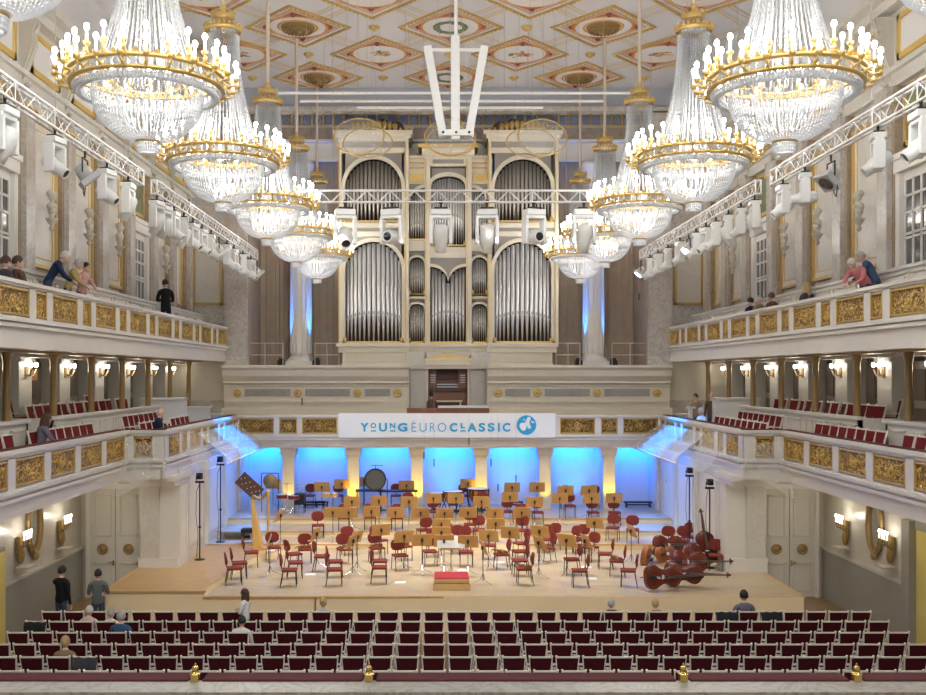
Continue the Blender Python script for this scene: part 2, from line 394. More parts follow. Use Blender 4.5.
BAYN = {25.9: 'nearest the viewer', 28.7: 'second nearest the viewer', 31.45: 'just before the far window', 36.9: 'closest to the organ'}
bproto = None
for s in (-1, 1):
    sd = SIDE[s]
    for k, y in enumerate(PIL):
        b = MB(); b.box(s*10.6, y-.42, 7.7, s*10.8, y+.42, 13.75, 1); b.box(s*10.47, y-.27, 7.7, s*10.6, y+.27, 13.75, 0); b.box(s*10.43, y-.33, 7.7, s*10.6, y+.33, 8.5, 1); b.box(s*10.43, y-.33, 13.35, s*10.6, y+.33, 13.75, 0)
        b.box(s*10.42, y-.38, 13.3, s*10.8, y+.38, 13.36, 2)
        o = b.build('pilaster', ['marblet' if 0 else 'marblev', 'marblet', 'goldmatte'])
        tag(o, f'veined marble pilaster on {sd} gallery wall, {ordw(len(PIL)-k)} from the organ end', 'pilaster', f'pilasters of the {sd} gallery wall')
        b = MB()
        prof = [(0,15.5),(-.42,15.5),(-.42,15.35),(-.34,15.2),(-.36,14.9),(-.22,14.5),(-.12,14.2),(-.16,14.05),(-.08,13.9),(0,13.9)]
        b.prism([(s*(10.72+a), z) for a, z in prof], y-.17, y+.17, 0)
        b.prism([(s*(10.72+a*1.1), z) for a, z in prof[1:7]]+[(s*10.6, 14.4)], y-.06, y+.06, 0)
        b.lathe([(0,-.1),(.06,-.06),(.09,0),(.0,.05)], 10, (s*10.55, y, 13.9), 0)
        tag(b.build('console_bracket', ['bust']), f'white scroll console under {sd} cornice, {ordw(len(PIL)-k)} from the organ end', 'bracket', f'consoles under the {sd} cornice')
    for k, (y, kind) in enumerate(PB):
        hw = .8 if kind == 'b' else .72
        # frieze frame above each bay
        b = MB()
        for (y0, z0, y1, z1) in ((y-.95,14.35,y+.95,14.5),(y-.95,15.3,y+.95,15.42),(y-.95,14.35,y-.83,15.42),(y+.83,14.35,y+.95,15.42)): b.box(s*10.63, y0, z0, s*10.7, y1, z1, 0)
        b.box(s*10.68, y-.83, 14.5, s*10.7, y+.83, 15.3, 1)
        tag(b.build('frieze_frame', ['goldmatte', 'ceilfield']), f'gilt framed frieze field high on {sd} wall, {ordw(len(PB)-k)} from the organ end', 'frame', f'frieze fields of the {sd} wall')
        if kind == 'w':
            nwin += 1
            b = MB(); b.box(s*10.72, y-.85, 7.7, s*10.82, y+.85, 12.0, 0)
            b.box(s*10.55, y-.95, 11.6, s*10.8, y+.95, 12.0, 0); b.box(s*10.5, y-1.0, 11.9, s*10.8, y+1.0, 12.05, 0)
            b.box(s*10.6, y-.95, 7.7, s*10.8, y-.75, 11.6, 0); b.box(s*10.6, y+.75, 7.7, s*10.8, y+.95, 11.6, 0)
            o = struct(b.build('window_%d' % nwin, ['white']))
            b = MB(); b.box(s*10.69, y-.6, 8.0, s*10.72, y+.6, 11.4, 0); b.build('pane', ['glassdk'], o)
            b = MB()
            for yy in (-.6,-.2,.2,.6): b.box(s*10.66, y+yy-.03, 7.9, s*10.7, y+yy+.03, 11.4, 0)
            for zz in (8.0,8.6,9.3,10.0,10.1,10.6,11.0,11.4): b.box(s*10.66, y-.6, zz-.03, s*10.7, y+.6, zz+.03, 0)
            b.build('window_frame', ['white'], o)
            b = MB()
            for (y0, z0, y1, z1) in ((y-.75,12.2,y+.75,12.32),(y-.75,13.55,y+.75,13.67),(y-.75,12.2,y-.63,13.67),(y+.63,12.2,y+.75,13.67)): b.box(s*10.7, y0, z0, s*10.8, y1, z1, 0)
            t = tag(b.build('wall_painting', ['gold']), f'small gilt framed dark green painting above {"nearer" if y<30 else "farther"} window on {sd} wall', 'painting')
            b = MB(); b.box(s*10.74, y-.63, 12.32, s*10.78, y+.63, 13.55, 0); b.build('canvas', ['canvas'], t)
        else:
            b = MB(); z0, z1 = 9.6, 13.2
            b.box(s*10.74, y-hw, z0, s*10.8, y+hw, z1, 0)
            t = 'set with a plaster bust' if kind == 'b' else 'plain without a bust'
            lab = f'tall gold edged marble panel on {sd} gallery wall, {ordw(len(PB)-k)} bay from the organ'
            o = tag(b.build('wall_panel', ['marblep']), lab, 'wall panel', f'gold edged marble panels, {sd} gallery wall')
            b = MB(); g = .09
            for (y0, a0, y1, a1) in ((y-hw-g,z0-g,y+hw+g,z0),(y-hw-g,z1,y+hw+g,z1+g),(y-hw-g,z0,y-hw,z1),(y+hw,z0,y+hw+g,z1)): b.box(s*10.68, y0, a0, s*10.8, y1, a1, 0)
            b.build('gilt_edge', ['gold'], o)
            b = MB(); b.box(s*10.73, y-hw-.12, 8.55, s*10.8, y+hw+.12, 9.35, 0); b.build('lower_panel', ['marblet'], o)
            b = MB(); i = .16; gg = .02
            for (y0, a0, y1, a1) in ((y-hw+i,z0+i,y+hw-i,z0+i+gg),(y-hw+i,z1-i-gg,y+hw-i,z1-i),(y-hw+i,z0+i,y-hw+i+gg,z1-i),(y+hw-i-gg,z0+i,y+hw-i,z1-i)): b.box(s*10.72, y0, a0, s*10.76, y1, a1, 0)
            b.build('inner_moulding', ['goldmatte'], o)
            if kind == 'b':
                if bproto is None: bproto = tag(bustm.build('portrait_bust', ['bust']), '', 'bust')
                inst(bproto, (s*10.5, y, 10.95), s*-PI/2, f'plaster portrait bust on bracket, {sd} gallery wall, {BAYN[y]}', f'busts along the {sd} gallery wall', (1.0,)*3)
    # end wall panel
    xa, xb = s*9.45, s*10.45
    b = MB(); b.box(xa, YB-.06, 9.75, xb, YB, 11.95, 0)
    o = tag(b.build('wall_panel', ['marblep']), f'gold edged marble panel on {sd} end wall facing the audience', 'wall panel')
    b = MB()
    for (x0, z0, x1, z1) in ((xa-s*.1,9.65,xb+s*.1,9.75),(xa-s*.1,11.95,xb+s*.1,12.05),(xa-s*.1,9.65,xa,12.05),(xb,9.65,xb+s*.1,12.05)): b.box(x0, YB-.1, z0, x1, YB, z1, 0)
    b.build('gilt_edge', ['gold'], o)
    b = MB(); b.box(s*8.25, YB-.35, 7.16, s*9.2, YB, 17.0, 0); b.box(s*8.2, YB-.42, 7.16, s*9.25, YB, 7.5, 1); b.box(s*8.2, YB-.42, 16.4, s*9.25, YB, 17.5, 0)
    for k in range(1): b.box(s*8.45, YB-.37, 7.4, s*9.0, YB-.3, 16.0, 0)
    tag(b.build('corner_pier', ['marblev', 'marble']), f'veined marble pier framing the organ recess on {sd} side', 'pier')
# ---- lower side walls: oval mirrors, gilded candle brackets
def oval(c, a, bb, r, s, n=28):
    m_ = MB()
    for k in range(n):
        t0, t1 = 2*PI*k/n, 2*PI*(k+1)/n
        m_.tube((c[0], c[1]+a*math.cos(t0), c[2]+bb*math.sin(t0)), (c[0], c[1]+a*math.cos(t1), c[2]+bb*math.sin(t1)), r, n=6)
    return m_
for s in (-1, 1):
    sd = SIDE[s]
    for k, y in enumerate((26.6,)):
        m_ = oval((s*11.22, y, 2.75), .42, .75, .07, s); m_.ball((s*11.2, y, 3.6), .1, .16, .1); m_.ball((s*11.2, y, 1.92), .08, .14, .12)
        t = tag(m_.build('oval_mirror', ['bronze']), f'oval gilt mirror on {sd} stalls wall between two candle brackets', 'mirror')
        m_ = MB(); n = 28
        m_.add([(s*11.24, y, 2.75)]+[(s*11.24, y+.4*math.cos(2*PI*i/n), 2.75+.72*math.sin(2*PI*i/n)) for i in range(n)], [(0, 1+i, 1+(i+1) % n) for i in range(n)])
        m_.build('mirror_glass', ['mirror'], t)
    for k, y in enumerate((25.6, 28.4)):
        t = thing('candle_sconce', f'gilded {"nearer" if k==0 else "farther"} candle bracket beside the oval mirror, {sd} stalls wall', 'wall lamp', (s*11.2, y, 2.1), 0, f'gilded wall lamps, {sd} stalls wall')
        m_ = MB(); m_.cb((0,0,.25), (.1,.22,.5)); m_.ball((-s*.02,0,0), .08, .16, .22); m_.cb((-s*.15,0,-.28), (.34,.5,.05), 1)
        for q in (-.22,-.07,.07,.22): m_.path([(0,q*.3,.2),(-s*.16,q,.28),(-s*.2,q,.4)], .018, 5); m_.lathe([(.04,0),(.02,-.03),(0,-.03)], 6, (-s*.2,q,.42))
        m_.build('bracket', ['antique', 'bust'], t)
        for q in (-.22,-.07,.07,.22):
            m_ = MB(); m_.tube((-s*.2,q,.42), (-s*.2,q,.56), .016, n=6); m_.ball((-s*.2,q,.61), .03, .03, .05, 6, 5, 1); m_.build('candle', ['candle', 'flame'], t)
    # double door
    for q, (xc, nm) in enumerate(((10.22, 'pair'),)):
        t = MB(); x0, x1 = 9.45, 11.0
        t.box(s*(x0-.12), 30.16, 0, s*x0, 30.3, 3.45, 0); t.box(s*x1, 30.16, 0, s*(x1+.12), 30.3, 3.45, 0); t.box(s*(x0-.12), 30.16, 3.3, s*(x1+.12), 30.3, 3.45, 0)
        d = struct(t.build('door_%d' % (1 if s < 0 else 2), ['white']))
        for (a, c_) in ((x0, (x0+x1)/2-.01), ((x0+x1)/2+.01, x1)):
            m_ = MB(); m_.box(s*a, 30.2, .02, s*c_, 30.27, 3.3, 0)
            for (z0, z1) in ((.2,1.05),(1.85,3.1)):
                for (u0, v0, u1, v1) in ((a+.12,z0,c_-.12,z0+.04),(a+.12,z1-.04,c_-.12,z1),(a+.12,z0,a+.16,z1),(c_-.16,z0,c_-.12,z1)): m_.box(s*u0, 30.17, v0, s*u1, 30.21, v1, 0)
            l = m_.build('door_leaf', ['doorwhite'], d)
            cx = s*(a+c_)/2; m_ = MB(); rot = Matrix.Rotation(PI/2, 3, 'X')
            m_.torus((cx, 30.18, 1.47), .13, .035, 20, 6, 0, rot); m_.M = Matrix.Translation((cx, 30.2, 1.47)) @ Matrix.Rotation(PI/2, 4, 'X'); m_.lathe([(.13,0),(.1,.02),(.05,.04),(0,.045)], 16)
            m_.build('door_medallion', ['bronze'], l)
        m_ = MB(); m_.cb((s*10.28, 30.17, 1.05), (.05,.03,.16)); m_.tube((s*10.28, 30.14, 1.08), (s*10.42, 30.14, 1.08), .012, n=6); m_.build('door_handle', ['brass'], d)
    # pier at the stage corner, carrying the balcony
    m_ = MB(); m_.box(s*8.04, 29.35, 0, s*9.22, 30.29, 3.9, 0); m_.box(s*8.65, 29.29, 1.0, s*9.18, 29.36, 3.55, 1); m_.box(s*8.0, 28.6, 3.55, s*9.3, 30.3, 3.72, 0); m_.box(s*7.95, 28.35, 3.7, s*9.35, 30.3, 3.86, 0)
    m_.box(s*8.1, 29.27, 0, s*9.26, 29.4, 1.35, 0)
    tag(m_.build('stage_pier', ['white', 'marblep']), f'pale marble corner pier under the {sd} balcony bend beside the stage', 'pier')
# far right yellow-lit open door on the stalls wall and left strip
m_ = MB(); m_.box(11.15, 22.6, 0, 11.32, 22.75, 2.6, 0); m_.box(11.0, 24.2, 0, 11.32, 24.6, 3.2, 0); m_.box(11.15, 22.6, 3.0, 11.32, 24.6, 3.3, 0)
d = struct(m_.build('door_3', ['dado'])); m_ = MB(); m_.box(11.18, 22.75, .02, 11.24, 24.2, 3.0, 0)
for z0, z1 in ((.25,1.0),(1.2,2.3)):
    m_.box(11.15, 23.0, z0, 11.19, 23.9, z1, 0)
m_.build('door_leaf', ['yellowlitdoor'], d)
m_ = MB(); m_.box(-11.32, 22.2, 0, -11.15, 24.6, 2.5, 0); d = struct(m_.build('door_4', ['dado'])); m_ = MB(); m_.box(-11.16, 22.3, .02, -11.12, 24.55, 2.4, 0); m_.build('door_leaf', ['yellowlitdoor'], d)
# ---- middle level: bronze columns, white piers with sconces, dark doorways
GC = [23.05+2.83*k for k in range(7)]
SY = [26.3, 29.1, 32.1, 34.9, 37.7, 40.3]
SY = [23.4]+SY
sproto = None
colp = None
for s in (-1, 1):
    sd = SIDE[s]
    for k, y in enumerate(GC):
        m_ = MB(); m_.lathe([(0,0),(.14,0),(.14,.08),(.1,.14),(.095,.2),(.085,2.15),(.1,2.22),(.13,2.34),(.15,2.42),(.15,2.5),(0,2.5)], 14)
        if colp is None: colp = tag(m_.build('slender_column', ['bronze']), '', 'column')
        inst(colp, (s*10.45, y, 4.9), 0, f'slender bronze column of {sd} lower balcony, {ordw(len(GC)-k)} from the organ end', f'slender columns, {sd} lower balcony')
    for k, y in enumerate(SY):
        m_ = MB(); m_.box(s*11.35, y-.42, 4.9, s*11.9, y+.42, 7.42, 0); m_.box(s*11.28, y-.48, 7.1, s*11.9, y+.48, 7.42, 0)
        tag(m_.build('wall_pier', ['doorwhite']), f'white pier behind {sd} lower balcony seats, {ordw(len(SY)-k)} from the organ end', 'pier', f'white piers, {sd} lower balcony')
        t = thing('wall_sconce', '', 'wall lamp', (0,0,0)) if sproto is None else None
        if t:
            m_ = MB(); m_.cb((0,0,-.2), (.05,.14,.3)); m_.path([(0,0,-.25),(-.14,-.1,-.3),(-.2,-.16,-.12)], .02, 5); m_.path([(0,0,-.25),(-.14,.1,-.3),(-.2,.16,-.12)], .02, 5)
            m_.build('bracket', ['bronze'], t)
            for q in (-.16, .16):
                m_ = MB(); m_.lathe([(0,-.07),(.03,-.06),(.05,-.01),(.045,.04),(.02,.06),(0,.06)], 10, (-.2,q,0)); m_.build('lamp_bulb', ['flame'], t)
            sproto = t
        inst(sproto, (s*11.33, y, 7.02), 0 if s > 0 else PI, f'twin globe sconce on {sd} lower balcony pier, {ordw(len(SY)-k)} from the organ end', f'wall sconces, {sd} lower balcony')
    for k, y in enumerate([(SY[i]+SY[i+1])/2 for i in range(len(SY)-1)]):
        m_ = MB(); m_.box(s*11.8, y-.75, 4.9, s*11.88, y+.75, 7.1, 0)
        for a in (-.75, 0.02):
            for z0, z1 in ((5.1,5.9),(6.1,6.9)): m_.box(s*11.76, y+a+.1, z0, s*11.8, y+a+.62, z1, 1)
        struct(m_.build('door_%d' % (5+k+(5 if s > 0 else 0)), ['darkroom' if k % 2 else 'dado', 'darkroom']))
m_ = MB(); m_.box(-11.76, 27.6, 6.6, -11.7, 27.95, 6.9, 0); tag(m_.build('wall_sign', ['orange']), 'small orange lit plaque between sconces behind left lower balcony', 'sign')
# ================================================================ balcony parapets
def frame2(p, q, s):
    """local frame: x along p->q, y outward from the hall (into the balcony), z up"""
    d = Vector((q[0]-p[0], q[1]-p[1], 0)); L = d.length; d.normalize()
    n = Vector(s)
    m = Matrix(((d.x, n.x, 0, p[0]), (d.y, n.y, 0, p[1]), (0, 0, 1, 0), (0, 0, 0, 1)))
    return m, L
def parapet(name, label, p, q, back, zf, zr, pz, panels, cushion=True, group=None, rel='relief', small=None):
    """zf fascia bottom, zr rail top, pz (panel bottom, top), panels list of (s0,s1)"""
    Mx, L = frame2(p, q, back)
    b = MB(); b.M = Mx
    H = zr-zf
    b.box(0, .06, zf, L, .3, zr-.1, 0)
    b.box(0, 0, zf+.28*H, L, .06, pz[0]-.1, 0)            # fascia band
    b.box(0, -.06, zf+.24*H, L, .06, zf+.30*H, 0)
    b.box(0, .03, zf, L, .08, zf+.24*H, 0)
    b.box(0, -.10, pz[0]-.14, L, .1, pz[0]-.07, 0)
    b.box(0, -.03, pz[0]-.07, L, .1, pz[0]-.03, 0)
    b.box(0, 0, pz[1]+.03, L, .1, zr-.08, 0)
    b.box(0, -.05, zr-.08, L, .42, zr, 0)
    prev = 0
    for (s0, s1) in list(panels)+[(L, L)]:
        if s0 > prev+.01: b.box(prev, 0, pz[0]-.05, s0, .1, pz[1]+.05, 0)
        prev = s1
    o = tag(b.build(name, ['white']), label, 'balcony', group)
    for (s0, s1) in panels:
        wd = s1-s0
        b = MB(); b.M = Mx; g = .045
        for (x0, z0, x1, z1) in ((s0,pz[0],s1,pz[0]+g),(s0,pz[1]-g,s1,pz[1]),(s0,pz[0],s0+g,pz[1]),(s1-g,pz[0],s1,pz[1])): b.box(x0, .0, z0, x1, .07, z1, 0)
        b.box(s0, .05, pz[0], s1, .075, pz[1], 1)
        # carved motif: central boss, scrolls
        cx, cz, hh = (s0+s1)/2, (pz[0]+pz[1])/2, (pz[1]-pz[0])
        b.add([(s0+g, .046, pz[0]+g),(s1-g, .046, pz[0]+g),(s1-g, .046, pz[1]-g),(s0+g, .046, pz[1]-g)], [(0,1,2,3)], 1)
        b.lathe([(0,0)], 4)if 0 else None
        rn = random.Random(int(s0*100))
        for k in range(5 if wd < .9 else 16):
            xx = rn.uniform(s0+.1, s1-.1); b.ball((xx, .046, rn.uniform(pz[0]+.1, pz[1]-.1)), rn.uniform(.02,.05), .03, rn.uniform(.02,.06), 7, 5, 0)
        b.torus((cx, .045, cz), .12, .02, 16, 5, 0, Matrix.Rotation(PI/2, 3, 'X')); b.ball((cx, .045, cz), .05, .04, .07, 8, 5, 0)
        b.build('gilded_panel', ['gold', rel], o)
    if cushion:
        b = MB(); b.M = Mx; b.box(0, .10, zr-.01, L, .34, zr+.02, 0)
        b.build('velvet_rail_cushion', ['velvet'], o, bev=.015)
    return o
for s in (-1, 1):
    sd = SIDE[s]
    # upper gallery
    pan = []; y0 = 14.0
    y = 31.6-2.83*6
    while y < 41:
        pan.append((y-y0-.78+.0, y-y0+.78)) if y-.78 > y0 else None
        if y+1.12+.6 < YB-y0+y0 and y+1.12 > y0: pan.append((y-y0+1.12, y-y0+1.72))
        y += 2.83
    pan = [(a, c) for a, c in pan if a > 0 and c < YB-y0-.05]
    parapet('upper_gallery_parapet', f'white upper gallery parapet with gilded carved panels along {sd} wall', (s*9.1, y0), (s*9.1, YB), (s, 0), 7.42, 8.71, (7.98, 8.55), pan)
    # lower balcony near stretch
    pan = []; y = 26.72-1.87*6
    while y < 27.6:
        if y-.76 > y0+.1: pan.append((y-y0-.76, y-y0+.76))
        y += 1.87
    parapet('lower_balcony_parapet', f'white lower balcony parapet with gilded panels, {sd} stretch above the stalls', (s*9.1, y0), (s*9.1, 27.9), (s, 0), 3.83, 5.21, (4.45, 5.02), pan)
    parapet('balcony_return_parapet', f'short white balcony front with one square gilded panel facing audience, {sd} side', (s*9.24, 27.78), (s*8.1, 27.78), (0, 1), 3.83, 5.21, (4.45, 5.02), [(.3, .82)])
    pan = []
    for (a, c) in ((28.3,29.5),(29.8,30.4),(30.75,32.15),(32.45,33.0),(33.35,34.7),(35.0,35.6),(35.9,37.2),(37.45,38.0)): pan.append((a-27.8, c-27.8))
    parapet('stage_balcony_parapet', f'white balcony parapet with gilded panels along {sd} side of the stage', (s*8.1, 27.8), (s*8.1, 38.3), (s, 0), 3.83, 5.21, (4.45, 5.02), pan)
    # panelled screens behind the front seats
    b = MB(); b.box(s*9.98, 16, 7.7, s*10.08, 40.6, 9.2, 0); b.box(s*9.92, 16, 9.12, s*10.14, 40.6, 9.2, 0)
    for k in range(17):
        y = 16.4+k*1.42; b.box(s*9.95, y+.1, 8.65, s*9.98, y+1.3, 8.69, 1); b.box(s*9.95, y+.1, 9.0, s*9.98, y+1.3, 9.03, 1); b.box(s*9.95, y+.1, 8.65, s*9.98, y+.14, 9.03, 1); b.box(s*9.95, y+1.26, 8.65, s*9.98, y+1.3, 9.03, 1)
    tag(b.build('seat_screen', ['white', 'cream']), f'long white panelled screen behind front seats of {sd} upper gallery', 'screen')
    for k, (ya, yb) in enumerate(((15, 23.9), (25.4, 35.3))):
        b = MB(); b.box(s*10.3, ya, 4.3, s*10.4, yb, 5.62, 0); b.box(s*10.22, ya-.02, 5.6, s*10.48, yb+.02, 5.68, 0); b.box(s*10.25, ya, 4.3, s*10.4, yb, 4.5, 0)
        b.box(s*10.3, ya if k else yb-.1, 4.3, s*11.35, ya+.1 if k else yb, 5.64, 0)
        n = int((yb-ya)/.95)
        for i in range(n):
            y = ya+.15+i*(yb-ya-.2)/n; w_ = (yb-ya)/n-.2 if i % 2 == 0 else (yb-ya)/n-.45
            for (u0, v0, u1, v1) in ((y,4.65,y+w_,4.69),(y,5.42,y+w_,5.46),(y,4.65,y+.04,5.46),(y+w_-.04,4.65,y+w_,5.46)): b.box(s*10.27, u0, v0, s*10.31, u1, v1, 1)
        tag(b.build('box_front', ['white', 'cream']), f'white panelled {"nearer" if k==0 else "longer farther"} box front on {sd} lower balcony', 'box front')
    # stepped white blocks near the organ end of the lower balcony
    b = MB(); b.box(s*9.6, 36.0, 4.3, s*11.2, 36.4, 5.9, 0); b.box(s*9.0, 37.2, 4.3, s*10.9, 37.5, 5.55, 0); b.box(s*8.9, 38.6, 4.3, s*10.6, 38.9, 5.25, 0); b.box(s*9.6, 35.9, 5.85, s*11.25, 36.5, 5.93, 0)
    b.box(s*8.85, 38.5, 5.2, s*10.65, 39.0, 5.26, 0); b.box(s*8.95, 37.1, 5.5, s*10.95, 37.6, 5.57, 0)
    tag(b.build('step_wall', ['white']), f'stepped white low walls at organ end of {sd} lower balcony', 'low wall')
# choir balcony front with six gilded panels
Xp = lambda px, D: at(px, VY, D)[0]
pan = [(239,274),(279,297),(302,337),(560,595),(601,617.6),(623,658)]
pan = [(Xp(a, 38.3)+8.1, Xp(c, 38.3)+8.1) for a, c in pan]
parapet('choir_balcony_parapet', 'white choir balcony parapet above the blue niches behind the stage', (-8.1, 38.3), (8.1, 38.3), (0, 1), 3.95, 5.2, (4.5, 5.08), pan, False, None, 'relieffine')
# ---- niche pillars
npil = []
for k, px in enumerate((231.5, 289, 353.5, 417, 481, 544.6, 608.3, 667)):
    x = Xp(px, 39.0); b = MB(); hw = .23
    b.box(x-hw, 38.8, .6, x+hw, 39.25, 3.75, 0); b.box(x-hw-.08, 38.72, 3.62, x+hw+.08, 39.3, 3.96, 0); b.box(x-hw-.04, 38.76, 3.5, x+hw+.04, 39.28, 3.56, 0); b.box(x-hw, 39.2, 1.4, x+hw, 40.25, 3.95, 0)
    tag(b.build('niche_pillar', ['cream']), f'square cream pillar between blue stage niches, {ordw(k+1)} from the left', 'pillar', 'pillars between the blue niches')
    npil.append(x)
# ---- choir back wall: entablature blocks with rosettes
def entab(x0, x1, side, rx):
    b = MB(); D = 40.6
    b.prism([(D-.55, 7.15),(D-.55,7.05),(D-.42,6.95),(D-.38,6.7),(D-.2,6.5),(D-.22,6.42),(D-.05,6.36),(D-.05,6.3),(D,6.28),(D,5.2),(D+.5,5.2),(D+.5,7.15)], x0, x1, 0, 'x')
    b.box(x0+.05, D-.06, 5.62, x1-.05, D, 5.7, 0); b.box(x0+.05, D-.06, 5.3, x1-.05, D, 5.36, 0); b.box(x0, D-.5, 4.3, x1, D-.4, 5.42, 0)
    o = tag(b.build('choir_entablature', ['cream']), f'cream moulded stone entablature with gilt rosettes, {side} of the organ console', 'entablature')
    xs = sorted(rx)
    b = MB()
    for a, c in zip(xs, xs[1:]): b.box(a+.3, D-.025, 5.88, c-.3, D, 6.18, 0)
    b.build('marble_inlay', ['marbledk'], o)
    for x in rx:
        b = MB(); b.M = Matrix.Translation((x, D-.02, 6.02)) @ Matrix.Rotation(PI/2, 4, 'X'); b.lathe([(.17,0),(.17,.03),(.12,.05),(.1,.03),(.06,.07),(0,.09)], 16)
        b.build('rosette', ['gold'], o)
    return o
xr = lambda *p: [Xp(q, 40.6) for q in p]
entab(Xp(222, 40.2), Xp(409, 40.6), 'left', xr(237.5, 298, 357.5, 397.5))
entab(Xp(487, 40.6), Xp(672, 40.2), 'right', xr(498, 537.5, 597, 657))
# ---- handrails beside the blue columns
for k, (pa, pb) in enumerate(((247,283),(315,339),(556,580),(612,648))):
    xa, xb = Xp(pa, 42.2), Xp(pb, 42.2); b = MB()
    for x in (xa, (xa+xb)/2, xb): b.tube((x, 42.2, 7.15), (x, 42.2, 8.1), .018)
    for z in (7.6, 8.1): b.tube((xa, 42.2, z), (xb, 42.2, z), .018)
    tag(b.build('handrail', ['white']), f'thin white handrail beside a blue-lit column, {ordw(k+1)} from the left', 'handrail', 'handrails on the organ ledge')
b = MB(); b.box(-8.4, 41.0, 7.0, 8.4, 44.8, 7.15); struct(b.build('floor_organ_ledge', 'wallbeige'))
for x, sd in ((-6.42, 'left'), (6.4, 'right')):
    b = MB(); prof = [(.6,0),(.6,.25),(.5,.35),(.45,.45)]+[(.45-.05*t/8, .45+t) for t in range(8)]+[(.4,8.3),(.5,8.5),(.6,8.7),(.6,8.9),(0,8.9)]
    b.lathe(prof, 28, (x, 43.6, 7.15)); b.box(x-.7, 42.95, 7.15, x+.7, 44.3, 7.35)
    for k in range(14):
        a = 2*PI*k/14; b.tube((x+.45*math.cos(a), 43.6+.45*math.sin(a), 7.7), (x+.41*math.cos(a), 43.6+.41*math.sin(a), 15.3), .035, n=5)
    tag(b.build('recess_column', ['white']), f'round white column lit blue from below, {sd} of the organ', 'column', 'blue-lit columns beside the organ')
    for q in (-.75, .75):
        b = MB(); b.cb((x+q, 42.9, 7.27), (.3, .3, .22)); b.cb((x+q, 42.95, 7.42), (.22, .2, .12))
        tag(b.build('uplight_fixture', ['black']), f'black floor uplight at {"left" if q<0 else "right"} foot of the {sd} recess column', 'uplight', 'uplights at the recess columns')
# ================================================================ the organ
OD = 42.0
def OX(px): return Xp(px, OD)
def OZ(py): return at(VX, py, OD)[1]
org = thing('pipe_organ', 'large white and gilt pipe organ with silver pipes in arched fields', 'organ', (OX(448), OD, 7.15))
oo = org.location.copy()
class OM(MB):
    def build(s, name, mats, parent=None, **k):
        s.v = [(x-oo.x, y-oo.y, z-oo.z) for x, y, z in s.v]
        return MB.build(s, name, mats, parent, **k)
case = OM()
npipe = [0]
mouths = OM()
def pipes(x0, x1, zb, topf, n, dk, D, rank=None, foot=.9):
    """a field of pipes; topf(x) gives the height limit"""
    ws = [1+.55*math.sin(PI*(k+.5)/n) for k in range(n)]; tot = sum(ws); x = x0
    for k in range(n):
        w_ = (x1-x0)*ws[k]/tot; xc = x+w_/2; r = w_*.43; zt = topf(xc)-.04
        m_ = OM() if rank is None else rank
        zm = zb+foot*(1+.25*math.sin(PI*(k+.5)/n))
        m_.lathe([(0,0),(r*.28,0),(r*.95,(zm-zb)*.97),(r*1.02,zm-zb),(r,(zm-zb)+.02),(r,zt-zb),(r*.8,zt-zb),(r*.8,zt-zb-.2)], 12, (xc, D, zb), 0)
        m_.hexa([(xc-r*.55,D-r*1.0,zm+.03),(xc+r*.55,D-r*1.0,zm+.03),(xc+r*.5,D-r*.5,zm+.03),(xc-r*.5,D-r*.5,zm+.03)], [(xc-r*.4,D-r*1.0,zm+.16),(xc+r*.4,D-r*1.0,zm+.16),(xc+r*.4,D-r*.5,zm+.16),(xc-r*.4,D-r*.5,zm+.16)], 1)
        if rank is None: m_.build('pipe', [dk, 'pipedk'], org); npipe[0] += 1
        x += w_
def archfield(pxa, pxb, ptop, pspring, pbot, D, n, dk='pipe', rank=None, foot=.9, outer=None, ell=None, spandrel='meshgrey'):
    xa, xb = OX(pxa), OX(pxb); xc = (xa+xb)/2; hw = (xb-xa)/2; zs, zt, zb = OZ(pspring), OZ(ptop), OZ(pbot)
    def top(x):
        u = min(1, abs(x-xc)/hw); return zs+(zt-zs)*math.sqrt(max(0, 1-u*u))
    # spandrel + moulded arch
    N = 20; pts = [(xc-hw*math.cos(PI*k/N), zs+(zt-zs)*math.sin(PI*k/N)) for k in range(N+1)]
    zo = zt+(outer if outer is not None else .25)
    for (a, c), (d, e) in zip(pts, pts[1:]):
        case.hexa([(a, D-.02, c),(d, D-.02, e),(d, D+.06, e),(a, D+.06, c)], [(a, D-.02, zo),(d, D-.02, zo),(d, D+.06, zo),(a, D+.06, zo)], 1)
    th = .16 if hw > .7 else .1
    op = [(xc-(hw+th)*math.cos(PI*k/N), zs+(zt-zs+th)*math.sin(PI*k/N)) for k in range(N+1)]
    for k in range(N):
        (a, c), (d, e), (g, h), (i, j) = pts[k], pts[k+1], op[k], op[k+1]
        case.hexa([(a, D-.14, c),(d, D-.14, e),(d, D+.05, e),(a, D+.05, c)], [(g, D-.14, h),(i, D-.14, j),(i, D+.05, j),(g, D+.05, h)], 0)
    if pspring > ptop: 
        for x in (xa-th, xb): case.box(x, D-.14, zb, x+th, D+.05, zs, 0)
    case.box(xa, D-.1, zb-.1, xb, D+.15, zb, 2)   # gilt foot rail
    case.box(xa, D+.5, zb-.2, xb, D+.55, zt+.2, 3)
    for x in (xa, xb): case.ball((x, D-.12, zb+.05), .1, .06, .12, 8, 5, 2)
    pipes(xa+.03, xb-.03, zb, top, n, dk, D+.22, rank, foot)
rank = OM()
